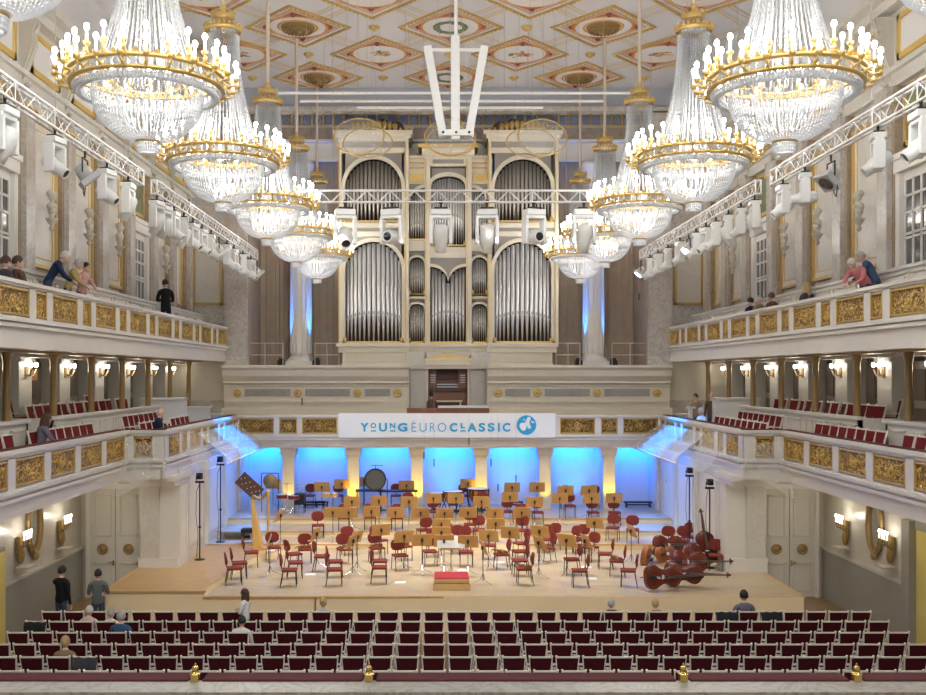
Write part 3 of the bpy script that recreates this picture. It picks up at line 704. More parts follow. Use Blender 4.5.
for (a, c, sgn) in ((346, 402, -1), (494, 550, 1)):
    DT = OD-.35
    archfield(a, c, 243, 271, 341.5, DT, 13, outer=.42)
    archfield(a, c, 161, 190, 222, DT, 15, 'pipedk', foot=.8, outer=.45)
    xa, xb = OX(a-6.5), OX(c+7)
    for x0, x1 in ((xa, OX(a)-.14), (OX(c)+.14, xb)):
        case.box(x0, DT-.18, OZ(344), x1, OD+1.2, OZ(140), 0)
        case.box(x0, DT-.2, OZ(344), x0+.05, DT-.1, OZ(145), 2); 
    case.box(xa, DT-.1, OZ(229), xb, DT+.1, OZ(223.5), 0); case.box(xa, DT-.05, OZ(233), xb, DT+.1, OZ(229), 1); case.box(xa, DT-.12, OZ(238), xb, DT+.1, OZ(233), 0)
    case.box(xa, DT-.1, OZ(155), xb, DT+.1, OZ(150), 0); case.box(xa, DT-.02, OZ(150), xb, DT+.1, OZ(144), 1); case.box(xa, DT-.2, OZ(144), xb, OD+1.2, OZ(139.5), 0)
    # cornice
    case.box(xa-.08, DT-.28, OZ(141.5), xb+.08, OD+1.2, OZ(138), 0); case.box(xa-.2, DT-.42, OZ(138), xb+.16, OD+1.2, OZ(134.5), 0); 
    for k in range(15): case.lathe([(0,0),(.06,.02),(.05,.1),(0,.14)], 6, (xa-.2+k*(xb-xa+.35)/14, DT-.36, OZ(134.5)), 2)
    # crest of gilded foliage with a rounded shell
    xc = (xa+xb)/2
    for k in range(9): case.ball((xc+(k-4)*.22, DT+.2, OZ(131)+.12+.12*math.cos((k-4)*.35)), .13, .08, .2, 8, 5, 4)
    cx_s = xc+(.35 if sgn < 0 else -.35)
    for q in (-.55, 0, .55): case.ball((cx_s+q, DT+.35, OZ(131)+.1), .36, .2, .42 if q == 0 else .3, 12, 8, 6)
    # plinth
    case.box(OX(337.5) if sgn < 0 else OX(486.5), DT-.35, OZ(347), OX(411) if sgn < 0 else OX(556.5), OD+1, OZ(343.5), 0)
    case.box(OX(339.5) if sgn < 0 else OX(486.5), DT-.22, OZ(352.5), OX(410) if sgn < 0 else OX(555), OD+1, OZ(347), 0)
    pa, pb = (343.5, 407.5) if sgn < 0 else (489, 551)
    case.box(OX(pa), DT-.12, 7.15, OX(pb), OD+.9, OZ(352.5), 0); case.box(OX(pa+3), DT-.16, OZ(362.5), OX(pb-3), DT-.1, OZ(356.5), 5)
    case.box(OX(pa)-.03, DT-.2, 7.15, OX(pb)+.03, DT-.1, OZ(363.5), 0)
for (a, c, sgn) in ((409, 425, -1), (471.5, 487.5, 1)):
    D = OD; archfield(a+.3, c-.3, 304, 310.5, 341.5, D, 7, foot=.55, outer=.12)
    archfield(a+.3, c-.3, 257.5, 265, 294, D, 7, rank=rank, foot=.5, outer=.12)
    xa, xb = OX(a), OX(c)
    case.box(xa, D-.1, OZ(299), xb, D+.2, OZ(294.5), 0); case.box(xa, D-.02, OZ(302), xb, D+.2, OZ(299), 1)
    case.box(xa, D-.1, OZ(251.5), xb, D+.2, OZ(240.5), 0); case.box(xa, D-.02, OZ(256), xb, D+.2, OZ(252), 1)
    # quadrant field
    zb, zs = OZ(239), OZ(205)
    x_in = xb if sgn < 0 else xa
    def topq(x, xa=xa, xb=xb, sgn=sgn):
        u = (xb-x)/(xb-xa) if sgn < 0 else (x-xa)/(xb-xa)
        return OZ(205)+(OZ(188)-OZ(205))*math.sqrt(max(0, 1-u*u))
    pipes(xa+.04, xb-.04, zb, topq, 6, 'pipedk', D+.22, rank, .5)
    N = 10; pts = [(xa+(xb-xa)*k/N, topq(xa+(xb-xa)*k/N)) for k in range(N+1)]
    for (p0, z0), (p1, z1) in zip(pts, pts[1:]): case.hexa([(p0,D-.1,z0),(p1,D-.1,z1),(p1,D+.05,z1),(p0,D+.05,z0)], [(p0,D-.1,z0+.14),(p1,D-.1,z1+.14),(p1,D+.05,z1+.14),(p0,D+.05,z0+.14)], 0); case.hexa([(p0,D-.03,z0+.14),(p1,D-.03,z1+.14),(p1,D+.05,z1+.14),(p0,D+.05,z0+.14)], [(p0,D-.03,OZ(184)),(p1,D-.03,OZ(184)),(p1,D+.05,OZ(184)),(p0,D+.05,OZ(184))], 1)
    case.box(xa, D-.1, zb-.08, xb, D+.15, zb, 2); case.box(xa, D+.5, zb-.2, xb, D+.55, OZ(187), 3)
    case.box(xa, D-.06, OZ(184), xb, D+.2, OZ(158), 0)
    case.box(xa+.05, D-.12, OZ(182), xb-.05, D-.05, OZ(174.5), 4)
    for z in (164, 169): case.box(xa+.03, D-.12, OZ(z), xb-.03, D-.05, OZ(z-1.2), 2)
    case.box(xa-.02, D-.2, OZ(159), xb+.02, D+.3, OZ(156.5), 0)
    for k in range(5): case.ball((xa+(k+.5)*(xb-xa)/5, D-.15, OZ(156)), .05, .05, .06, 6, 4, 2)
for a, c in ((404.3, 409.2), (425, 430.3), (466, 471.5), (487.3, 492)):
    case.box(OX(a), OD-.22, OZ(344), OX(c), OD+1.2, OZ(148 if a in (425, 466) else 158), 0)
    case.box(OX(a)+.02, OD-.24, OZ(342), OX(a)+.06, OD-.2, OZ(160), 2)
# centre bay
xa, xb = OX(430.3), OX(466); xc = OX(448.2)
archfield(431.5, 465, 176.5, 186, 245, OD, 13, 'pipe', foot=1.0, outer=.35)
case.box(xa, OD-.1, OZ(258), xb, OD+.2, OZ(246), 0); case.box(xa+.2, OD-.13, OZ(252.5), xb-.2, OD-.08, OZ(249), 5)
case.box(xa, OD-.1, OZ(166.5), xb, OD+.2, OZ(157), 0); case.box(xa-.35, OD-.35, OZ(157), xb+.35, OD+1, OZ(150), 0); case.box(xa+.1, OD-.12, OZ(164), xb-.1, OD-.05, OZ(160), 1)
case.box(xa-.5, OD-.5, OZ(150), xb+.5, OD+1, OZ(146.5), 2)
def topv(x):
    u = min(1, abs(x-xc)/(xb-xc)); return OZ(283)+(OZ(267)-OZ(283))*math.sqrt(max(0, 1-(1-u)**2))
pipes(xa+.04, xb-.04, OZ(341.5), topv, 9, 'pipe', OD+.22, None, .95)
N = 24; pts = [(xa+(xb-xa)*k/N, topv(xa+(xb-xa)*k/N)) for k in range(N+1)]
for (p0, z0), (p1, z1) in zip(pts, pts[1:]):
    case.hexa([(p0,OD-.14,z0),(p1,OD-.14,z1),(p1,OD+.05,z1),(p0,OD+.05,z0)], [(p0,OD-.14,z0+.13),(p1,OD-.14,z1+.13),(p1,OD+.05,z1+.13),(p0,OD+.05,z0+.13)], 0)
    case.hexa([(p0,OD-.03,z0+.13),(p1,OD-.03,z1+.13),(p1,OD+.05,z1+.13),(p0,OD+.05,z0+.13)], [(p0,OD-.03,OZ(258)),(p1,OD-.03,OZ(258)),(p1,OD+.05,OZ(258)),(p0,OD+.05,OZ(258))], 1)
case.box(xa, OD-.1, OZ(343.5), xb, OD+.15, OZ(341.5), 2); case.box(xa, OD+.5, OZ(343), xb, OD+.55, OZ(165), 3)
case.box(OX(404), OD-.3, OZ(347), OX(492), OD+1, OZ(343.5), 0); case.box(OX(404), OD-.2, OZ(352), OX(492), OD+1, OZ(347), 0)
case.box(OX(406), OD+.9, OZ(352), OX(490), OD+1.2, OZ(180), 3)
case.build('organ_case', ['ivory', 'meshgrey', 'gold', 'inside', 'gold', 'cream', 'darkwood'], org)
o = rank.build('pipe_rank', ['pipe', 'pipedk'], org); o['kind'] = 'stuff'; o['label'] = 'small silver pipes in the narrow side fields'
# console niche
b = MB(); KD = 41.3
kx, kz = (lambda p: Xp(p, KD)), (lambda p: at(VX, p, KD)[1])
b.box(kx(407), KD, 4.3, kx(426), KD+.4, kz(352), 0); b.box(kx(470), KD, 4.3, kx(490), KD+.4, kz(352), 0); b.box(kx(425), KD, kz(358), kx(471), KD+.4, kz(352), 0)
struct(b.build('wall_console', ['marblep']))
t = thing('organ_console', 'brown wooden organ console in a white framed niche with gilt pediment', 'organ console', (kx(448), KD+.5, 4.3))
def loc(b_, n, m_): b_.v = [(x-t.location.x, y-t.location.y, z-t.location.z) for x, y, z in b_.v]; return b_.build(n, m_, t)
b = MB(); b.box(kx(426.3), KD-.1, 4.3, kx(428.2), KD+.1, kz(365), 0); b.box(kx(467.5), KD-.1, 4.3, kx(469.5), KD+.1, kz(365), 0); b.box(kx(425.5), KD-.15, kz(365), kx(470.3), KD+.1, kz(359.5), 0); b.box(kx(424.5), KD-.2, kz(360), kx(471.2), KD+.1, kz(358.6), 0); loc(b, 'niche_frame', ['ivory'])
N = 12; b = MB(); b.prism([(kx(426)+(kx(469.5)-kx(426))*k/N, kz(358.8)+.17*math.sin(PI*k/N)+.02) for k in range(N+1)]+[(kx(469.5), kz(359)), (kx(426), kz(359))], KD-.18, KD-.05); b.ball((kx(426), KD-.15, kz(357.5)), .07); b.ball((kx(470), KD-.15, kz(357.5)), .07); loc(b, 'pediment', ['gold'])
b = MB(); b.box(kx(427), KD+.9, 4.3, kx(469), KD+1.0, kz(364), 0); b.box(kx(428), KD+.5, kz(388), kx(436.5), KD+.9, kz(367), 0); b.box(kx(458.5), KD+.5, kz(388), kx(467.5), KD+.9, kz(367), 0); b.box(kx(437), KD+.7, kz(379), kx(458), KD+.9, kz(369), 1); b.box(kx(428), KD+.4, kz(391), kx(468), KD+.9, kz(388), 1); b.box(kx(428), KD+.6, 4.3, kx(468), KD+.9, kz(391), 0); loc(b, 'console_body', ['mahogany', 'darkwood'])
for a in (429.5, 459.5):
    b = MB()
    for k in range(4): b.box(kx(a+1), KD+.46, kz(383-k*2.4), kx(a+6), KD+.5, kz(381.8-k*2.4), 0)
    loc(b, 'stop_knobs', ['ivory'])
b = MB(); b.box(kx(437), KD+.45, kz(387.5), kx(458), KD+.62, kz(386.5), 0); b.box(kx(437), KD+.55, kz(385), kx(458), KD+.68, kz(384), 0); loc(b, 'keyboards', ['paper'])
t2 = thing('organ_bench', 'white slatted organ bench in front of the console', 'bench', (kx(448), KD+.05, 4.3))
b = MB()
for z in (1.32, .95, .6): b.box(-.55, -.05, z, .55, .05, z+.07)
b.box(-.55,-.1,0,-.48,.1,1.38); b.box(.48,-.1,0,.55,.1,1.38); b.box(-.6,-.15,1.34,.6,.15,1.4); b.build('bench_frame', ['ivory'], t2)
b = MB(); b.box(Xp(407, 39.6), 39.4, 4.3, Xp(489, 39.6), 39.6, at(VX, 407.5, 39.6)[1]-.02, 0); b.box(Xp(438, 39.6), 39.3, at(VX, 407.8, 39.6)[1], Xp(488, 39.6), 39.7, at(VX, 406.5, 39.6)[1]+.04, 1)
tag(b.build('choir_desk', ['mahogany', 'whiteplastic']), 'long low brown desk with pale top above the banner', 'desk')
# ================================================================ banner
BD = 38.12
bx, bz = (lambda p: Xp(p, BD)), (lambda p: at(VX, p, BD)[1])
bn = MB(); n = 24
for k in range(n):
    xa_, xb_ = bx(338.5)+(bx(555.5)-bx(338.5))*k/n, bx(338.5)+(bx(555.5)-bx(338.5))*(k+1)/n
    ya_, yb_ = BD+.012*math.sin(k*1.1), BD+.012*math.sin((k+1)*1.1)
    bn.hexa([(xa_,ya_,bz(437.6)),(xb_,yb_,bz(437.6)),(xb_,yb_+.02,bz(437.6)),(xa_,ya_+.02,bz(437.6))], [(xa_,ya_,bz(413.2)),(xb_,yb_,bz(413.2)),(xb_,yb_+.02,bz(413.2)),(xa_,ya_+.02,bz(413.2))])
ban = tag(bn.build('banner', ['bannerwhite']), 'long white banner with blue lettering hung on the choir balcony front', 'banner')
def glyphs(specs, name, parent, material, y):
    vs, fs = [], []
    for ch, x0, z0, x1, z1, off in specs:
        if ch == '_': o_ = len(vs); vs += [(x0,y,z0),(x1,y,z0),(x1,y,z1),(x0,y,z1)]; fs.append((o_,o_+1,o_+2,o_+3)); continue
        cu = bpy.data.curves.new('glyph', 'FONT'); cu.body = ch; cu.offset = off; cu.extrude = 0; cu.resolution_u = 6
        ob = bpy.data.objects.new('glyph', cu); COL.objects.link(ob); dg = bpy.context.evaluated_depsgraph_get()
        me = bpy.data.meshes.new_from_object(ob.evaluated_get(dg)); P = [v.co.copy() for v in me.vertices]
        ax, bx_ = min(p.x for p in P), max(p.x for p in P); ay, by = min(p.y for p in P), max(p.y for p in P)
        o_ = len(vs)
        for p in P: vs.append((x0+(p.x-ax)/(bx_-ax)*(x1-x0), y, z0+(p.y-ay)/(by-ay)*(z1-z0)))
        fs += [[o_+i for i in f.vertices] for f in me.polygons]
        bpy.data.objects.remove(ob); bpy.data.curves.remove(cu); bpy.data.meshes.remove(me)
    m_ = MB(); m_.add(vs, fs); return m_.build(name, material, parent, norm=False)
U, Lo = 422.9, 431.6
G = lambda ch, a, c, t=U, bt=Lo, off=.035: (ch, bx(a), bz(bt), bx(c), bz(t), off)
L1 = [G('Y',360.3,368.8), G('O',370.6,376.2,U,428.3), G('_',370.8,376,430.2,431.5), G('U',379,387), G('N',389.8,395.4,U,428.3), G('_',390,395.3,430.2,431.5), G('G',397.8,407.4),
      G('C',449.6,457.2), G('L',460.6,465.2,U,428.3), G('_',460.2,465.6,430.2,431.5), G('A',467.3,476.8), G('S',478.6,485.2), G('S',487.6,494.6), G('_',497.8,499.8,U,Lo), G('C',502.6,510.2)]
glyphs(L1, 'lettering', ban, ['blueink'], BD-.03)
glyphs([G('E',411.6,416.2,off=-.012), G('_',413.2,414.2,420.8,422.0), G('U',419.6,426.4,off=-.012), G('R',430,435.2,off=-.012), G('O',437.8,446.2,off=-.012)], 'thin_lettering', ban, ['blueink'], BD-.03)
m_ = MB(); cx_, cz_ = bx(526.4), bz(425); rr = bx(536.2)-cx_; n = 32
m_.add([(cx_, BD-.03, cz_)]+[(cx_+rr*math.cos(2*PI*i/n), BD-.03, cz_+rr*math.sin(2*PI*i/n)) for i in range(n)], [(0, 1+i, 1+(i+1) % n) for i in range(n)])
m_.build('round_emblem', ['blueink'], ban, norm=False)
m_ = MB()
def blob(pts): 
    P = [(cx_+rr*a, BD-.036, cz_+rr*c) for a, c in pts]; m_.add(P, [tuple(range(len(P)))])
blob([(-.72,-.05),(-.6,.2),(-.3,.25),(-.05,.1),(0,-.25),(-.1,-.5),(-.35,-.6),(-.6,-.4)])
blob([(-.2,.2),(0,.5),(.1,.8),(.35,.85),(.45,.6),(.3,.35),(.35,.05),(.15,-.15),(-.05,-.05)])
blob([(.1,-.1),(.4,0),(.5,-.25),(.3,-.4),(.1,-.3)]); blob([(.45,.45),(.75,.35),(.8,.2),(.55,.2)]); blob([(-.35,.45),(-.2,.65),(-.1,.5)])
m_.build('emblem_continents', ['bannerwhite'], ban, norm=False)
# ================================================================ ceiling coffers
def coffer(x, y, kind, lab):
    hx, hy = 1.78, 2.0
    t = thing('ceiling_coffer', lab, 'ceiling panel', (x, y, ZC))
    def ring(b, s0, s1, z0, z1, m):
        lo, hi = [], []
        P0 = [(hx*s0,0),(0,hy*s0),(-hx*s0,0),(0,-hy*s0)]; P1 = [(hx*s1,0),(0,hy*s1),(-hx*s1,0),(0,-hy*s1)]
        for k in range(4):
            a, c, d, e = P0[k], P0[(k+1) % 4], P1[(k+1) % 4], P1[k]
            b.hexa([(*a,z0),(*c,z0),(*d,z0),(*e,z0)], [(*a,z1),(*c,z1),(*d,z1),(*e,z1)], m)
    b = MB(); ring(b, .955, 1.02, -.05, .02, 0)
    for k in range(4):
        a = [(hx*.98,0),(0,hy*.98),(-hx*.98,0),(0,-hy*.98)][k]; c = [(hx*.98,0),(0,hy*.98),(-hx*.98,0),(0,-hy*.98)][(k+1) % 4]
        for q in range(14):
            u = (q+.5)/14; b.ball((a[0]+(c[0]-a[0])*u, a[1]+(c[1]-a[1])*u, -.06), .045, .045, .03, 6, 4, 0)
    b.build('gilded_border', ['gold'], t)
    b = MB(); ring(b, .81, .825, -.012, 0, 1); ring(b, .735, .76, -.016, 0, 0)
    # painted corner triangles clipped by the round field
    rr = .98
    for k in range(4):
        ang = PI/2*k; tip = (hx*.70*math.cos(ang), hy*.70*math.sin(ang))
        n = 8; sp = .52; arc = [((rr*1.02)*math.cos(ang+(-sp+2*sp*i/n)), (rr*1.02)*math.sin(ang+(-sp+2*sp*i/n))) for i in range(n+1)]
        P = [(*tip, -.006)]+[(a, c, -.006) for a, c in arc]; b.add(P, [tuple(range(len(P)))], 1)
        mid = ((tip[0]*.75+arc[n//2][0]*.25), (tip[1]*.75+arc[n//2][1]*.25))
        b.tube((mid[0], mid[1], -.012), ((tip[0]*.4+arc[n//2][0]*.6), (tip[1]*.4+arc[n//2][1]*.6), -.012), .05, .1, 6, 3)
    b.torus((0,0,-.01), rr, .045, 40, 4, 0, sz=.4)
    b.add([(0,0,-.02)]+[(rr*.97*math.cos(2*PI*i/40), rr*.97*math.sin(2*PI*i/40), -.02) for i in range(40)], [(0,1+(i+1) % 40,1+i) for i in range(40)], 2)
    b.build('painted_field', ['ceilorange', 'ceilred', 'ceilfield', 'mahogany'], t)
    if kind == 'wreath':
        b = MB(); b.torus((0,0,-.03), .5, .1, 36, 6, 0, sz=.3)
        rnd = random.Random(3)
        for k in range(48): a = 2*PI*k/48; q = .5+rnd.uniform(-.1,.1); b.ball((q*math.cos(a), q*math.sin(a), -.04), .06, .05, .03, 6, 4, 0)
        b.build('painted_wreath', ['green'], t)
    elif kind == 'fig':
        rnd = random.Random(int(x*10+y*7)); b = MB()
        for k in range(16): a = rnd.uniform(0, 2*PI); q = rnd.uniform(0,.5); b.ball((q*math.cos(a)*.9, q*math.sin(a)*.75, -.028), rnd.uniform(.07,.17), rnd.uniform(.05,.13), .012, 8, 4, rnd.choice((0,1,2)))
        b.build('painted_flowers', ['rose', 'fig', 'green'], t)
    else:
        b = MB(); b.lathe([(.0,-.22),(.1,-.24),(.14,-.16),(.3,-.17),(.34,-.1),(.52,-.12),(.58,-.04),(.6,0)], 28, (0,0,0), 0)
        for k in range(24): a = 2*PI*k/24; b.ball((.48*math.cos(a), .48*math.sin(a), -.13), .06, .05, .04, 6, 4, 0); b.ball((.24*math.cos(a), .24*math.sin(a), -.18), .03, .03, .03, 5, 4, 0) 
        b.torus((0,0,-.02), .66, .05, 32, 5, 1, sz=.5)
        b.build('gilded_rosette', ['antique', 'ceilorange'], t)
rowsA = [39.75, 34.0, 28.3]; rowsB = [36.87, 31.15]
nm = {39.75: 'nearest the organ', 34.0: 'second row from the organ', 28.3: 'third row from the organ', 36.87: 'first offset row', 31.15: 'second offset row'}
for y in rowsA:
    for x, k, l in ((-10.4,'fig','far left'),(-5.22,'ros','left'),(0,'wreath','central'),(5.22,'ros','right'),(10.4,'fig','far right')):
        if abs(x) > 9: continue
        coffer(x, y, k, {'ros': f'diamond coffer with gilded rosette holding a chandelier rod, {l}, {nm[y]}', 'wreath': f'diamond coffer painted with a green wreath, {nm[y]}'}[k])
for y in rowsB:
    for x, l in ((-7.83,'far left'),(-2.61,'left centre'),(2.61,'right centre'),(7.83,'far right')):
        coffer(x, y, 'fig', f'diamond coffer with painted flowers and figures, {l}, {nm[y]} from the organ')
# gilt lines and bosses on the ribs
b = MB()
def line(x0, y0, x1, y1, w_=.025):
    d = Vector((x1-x0, y1-y0, 0)).normalized(); n_ = Vector((-d.y, d.x, 0))*w_
    b.add([(x0-n_.x, y0-n_.y, ZC-.01), (x1-n_.x, y1-n_.y, ZC-.01), (x1+n_.x, y1+n_.y, ZC-.01), (x0+n_.x, y0+n_.y, ZC-.01)], [(0,1,2,3)])
    b.add([(x0-n_.x, y0-n_.y, ZC+.0), (x1-n_.x, y1-n_.y, ZC+.0), (x1+n_.x, y1+n_.y, ZC+.0), (x0+n_.x, y0+n_.y, ZC+.0)], [(0,1,2,3)])
sl = 2.87/2.61
for k in range(-9, 10):
    for o_ in (-.17, .17, -.34, .34):
        for sg in (1, -1):
            c = 36.87+(k+.5)*5.74+o_*1.3   # y = c + sg*sl*x
            pts = []
            for x in (-10.7, 10.7):
                pts.append((x, c+sg*sl*x))
            (xa, ya), (xb, yb) = pts
            # clip to y in [20, 41]
            for lim, up in ((20, 0), (41.0, 1)):
                if (ya-lim)*(yb-lim) < 0:
                    xc = xa+(lim-ya)/(yb-ya)*(xb-xa)
                    if (ya < lim) != bool(up): xa, ya = xc, lim
                    else: xb, yb = xc, lim
            if 19.9 <= ya <= 41.1 and 19.9 <= yb <= 41.1: line(xa, ya, xb, yb, .018)
b.v = [v for v in b.v]
o = b.build('trim_ceiling', ['goldmatte'], norm=False); struct(o); o['label'] = 'thin gilt lines along the ceiling ribs'
bossp = None
kk = 0
for i in range(-3, 4):
    for y in (28.3, 31.15, 34.0, 36.87, 39.75):
        odd = y in (31.15, 36.87)
        x = i*5.22 if odd else (i+.5)*5.22
        if abs(x) > 9.5: continue
        kk += 1
        if bossp is None:
            m_ = MB(); m_.lathe([(0,-.16),(.05,-.15),(.07,-.1),(.16,-.08),(.2,0)], 12); bossp = tag(m_.build('ceiling_boss', ['gold']), '', 'ceiling boss')
        inst(bossp, (x, y, ZC), 0, f'small gilded boss where ceiling ribs cross, {"centre line" if abs(x)<.1 else ("left" if x<0 else "right")+(" inner" if abs(x)<4 else " outer")}, {nm[y]}', 'gilded bosses of the ceiling')
# ================================================================ chandeliers
def make_chandelier():
    t = thing('crystal_chandelier', '', 'chandelier')
    # rod and canopy
    b = MB(); b.tube((0,0,3.6), (0,0,7.0), .055, n=8); b.build('hanging_rod', ['cord'], t)
    b = MB(); b.M = Matrix.Translation((0,0,.15)); b.lathe([(.0,3.6),(.05,3.58),(.08,3.5),(.04,3.42),(.12,3.36),(.17,3.28),(.16,3.22)], 16); b.lathe([(.28,3.2),(.29,3.3),(.24,3.32),(.24,3.2)], 20); b.lathe([(.42,2.92),(.45,2.94),(.44,3.0),(.38,3.0),(.38,2.92)], 24)
    for k in range(24):
        a = 2*PI*k/24; b.ball((.44*math.cos(a), .44*math.sin(a), 3.03), .035, .035, .05, 5, 4)
    for k in range(16):
        a = 2*PI*k/16; b.ball((.28*math.cos(a), .28*math.sin(a), 3.35), .025, .025, .04, 5, 4)
    b.build('gilded_crown', ['gold'], t)
    def strings(b, prof, n, r, step, ph=0., sides=3):
        # beads along a profile curve, chain of small diamonds
        L = [0]
        for (r0, z0), (r1, z1) in zip(prof, prof[1:]): L.append(L[-1]+math.hypot(r1-r0, z1-z0))
        cnt = int(L[-1]/step)
        def P(d):
            for k in range(len(L)-1):
                if d <= L[k+1]+1e-9:
                    u = (d-L[k])/(L[k+1]-L[k]); return prof[k][0]+u*(prof[k+1][0]-prof[k][0]), prof[k][1]+u*(prof[k+1][1]-prof[k][1])
            return prof[-1]
        pts = [P(i*L[-1]/(2*cnt)) for i in range(2*cnt+1)]
        for q in range(n):
            a = 2*PI*(q+ph)/n; ca, sa = math.cos(a), math.sin(a); vs = []; fs = []
            for i, (rr, z) in enumerate(pts):
                w_ = r if i % 2 else r*.35
                for j in range(sides):
                    u = 2*PI*j/sides; vs.append(((rr+w_*math.cos(u))*ca-w_*math.sin(u)*sa, (rr+w_*math.cos(u))*sa+w_*math.sin(u)*ca, z))
            for i in range(len(pts)-1):
                for j in range(sides): fs.append((i*sides+j, i*sides+(j+1) % sides, (i+1)*sides+(j+1) % sides, (i+1)*sides+j))
            b.add(vs, fs, 0)
    b = MB(); strings(b, [(.26,3.35),(.3,3.25),(.36,3.15)], 24, .014, .07)
    prof = [(.38+.56*(k/10)**2.2, 3.0-2.7*k/10) for k in range(11)]
    strings(b, prof, 46, .0165, .085); strings(b, [(r*.8, z) for r, z in prof], 30, .015, .1, .5)
    b.build('crystal_drape', ['crystaldk'], t, norm=False)
    # ring
    b = MB(); b.lathe([(1.26,.03),(1.34,.03),(1.35,.075),(1.28,.08),(1.26,.03)], 48); b.lathe([(1.27,.21),(1.36,.215),(1.37,.27),(1.29,.28),(1.27,.21)], 48)
    for k in range(48):
        a = 2*PI*k/48; rr = 1.35; b.hexa([(rr*math.cos(a-.045), rr*math.sin(a-.045), .27),(rr*math.cos(a+.045), rr*math.sin(a+.045), .27),((rr-.04)*math.cos(a+.045),(rr-.04)*math.sin(a+.045),.27),((rr-.04)*math.cos(a-.045),(rr-.04)*math.sin(a-.045),.27)],
               [((rr+.03)*math.cos(a-.01),(rr+.03)*math.sin(a-.01),.34),((rr+.03)*math.cos(a+.01),(rr+.03)*math.sin(a+.01),.34),((rr)*math.cos(a+.01),(rr)*math.sin(a+.01),.34),(rr*math.cos(a-.01),rr*math.sin(a-.01),.34)])
    for k in range(8):
        a = 2*PI*k/8; b.tube((1.3*math.cos(a),1.3*math.sin(a),.3), (.55*math.cos(a),.55*math.sin(a),.15), .015, n=5)
    b.torus((0,0,.12), .56, .015, 32, 5)
    b.build('gilded_ring', ['gold'], t)
    b = MB()
    for k in range(60):
        a = 2*PI*k/60; ca, sa = math.cos(a), math.sin(a); rr = 1.33
        b.hexa([(rr*ca-.045*sa, rr*sa+.045*ca, .085),(rr*ca+.045*sa, rr*sa-.045*ca, .085),((rr-.02)*ca+.045*sa,(rr-.02)*sa-.045*ca,.085),((rr-.02)*ca-.045*sa,(rr-.02)*sa+.045*ca,.085)],
               [(rr*ca-.045*sa, rr*sa+.045*ca, .205),(rr*ca+.045*sa, rr*sa-.045*ca, .205),((rr-.02)*ca+.045*sa,(rr-.02)*sa-.045*ca,.205),((rr-.02)*ca-.045*sa,(rr-.02)*sa+.045*ca,.205)])
    b.build('crystal_band', ['crystaldk'], t)
    b = MB()
    strings(b, [(1.27,.02),(1.22,-.1),(1.13,-.1),(1.08,.0)], 110, .022, .06)
    b.torus((0,0,-.03), 1.17, .06, 60, 6)
    b.build('crystal_fringe', ['crystal'], t, norm=False)
    prof = []
    for k in range(15):
        u = k/14; prof.append((.2+.76*max(0, 1-u**2.3)**.62, -.0-.85*u))
    b = MB(); strings(b, prof, 84, .0165, .062); strings(b, [(.55,-.02),(.5,-.3),(.36,-.6)], 24, .02, .09, .5)
    strings(b, [(.9,.06),(.93,-.02),(.96,-.04)], 60, .02, .05)
    b.build('crystal_basket', ['crystal'], t, norm=False)
    b = MB(); b.lathe([(.2,-.83),(.215,-.84),(.215,-.87),(.19,-.88)], 24); b.build('basket_rim', ['gold'], t)
    b = MB(); strings(b, [(.19,-.87),(.17,-1.05)], 26, .022, .05); b.lathe([(.16,-.89),(.15,-1.01),(0,-1.03)], 16); b.build('crystal_pendant', ['crystal'], t, norm=False)
    arm = MB()
    arm.path([(1.3,0,.2),(1.42,0,.08),(1.54,0,.1),(1.56,0,.18)], .02, 6); arm.path([(1.3,0,.24),(1.36,0,.36),(1.35,0,.44)], .022, 6)
    arm.path([(1.33,0,.3),(1.44,.05,.26),(1.46,.05,.34)], .014, 5)
    for x, z in ((1.56,.18), (1.35,.44)): arm.lathe([(0,-.04),(.035,-.03),(.06,.02),(.055,.04),(0,.04)], 10, (x, 0, z))
    arm.ball((1.42,0,.08), .035, .035, .045, 6, 4); arm.ball((1.36,0,.35), .035, .035, .05, 6, 4)
    can = MB(); can.tube((0,0,.02), (0,0,.22), .022, n=7, m=0); can.ball((0,0,.275), .045, .045, .062, 8, 6, 1)
    n = 24; a0 = None
    for k in range(n):
        if a0 is None:
            a0 = arm.build('candle_arm', ['gold'], t)
            c0 = can.build('candle', ['candle', 'bulb'], a0, (1.56,0,.18)); c1 = dup(c0, a0, (1.35,0,.44))
        else:
            c = a0.copy(); COL.objects.link(c); c.parent = t; KID[t.name].append(c); c.rotation_euler = (0,0,2*PI*k/n)
            for g in (c0, c1): d = g.copy(); COL.objects.link(d); d.parent = c; KID.setdefault(c.name, []).append(d)
    return t
bpy.context.view_layer.update()
CHY = [10.6, 16.4, 22.2, 28.1, 33.9, 39.7]
chp = make_chandelier()
CHN = ['cut off by the top of the frame', 'largest fully seen', 'second largest', 'middle', 'second farthest', 'farthest, next to the organ']
for s in (-1, 1):
    for k, y in enumerate(CHY):
        sd = SIDE[s]
        inst(chp, (s*5.25, y, 11.42), 0, f'crystal candle chandelier of the {sd} row, {CHN[k]}', 'crystal chandeliers', (.93,.93,.97))
        for z, e, rr in ((.75, 140, .3), (-.4, 16, .15)):
            l = bpy.data.lights.new('chandelier_lamp', 'POINT'); l.energy = e; l.shadow_soft_size = rr; l.color = (1, .96, .91)
            lo = bpy.data.objects.new('chandelier_lamp', l); COL.objects.link(lo); lo.location = (s*5.25, y, 11.42+z)
for s in (-1, 1):
    for y in (-1, 4.8):
        l = bpy.data.lights.new('chandelier_lamp', 'POINT'); l.energy = 300; l.shadow_soft_size = .5; l.color = (1, .96, .91)
        lo = bpy.data.objects.new('chandelier_lamp', l); COL.objects.link(lo); lo.location = (s*5.25, y, 12)
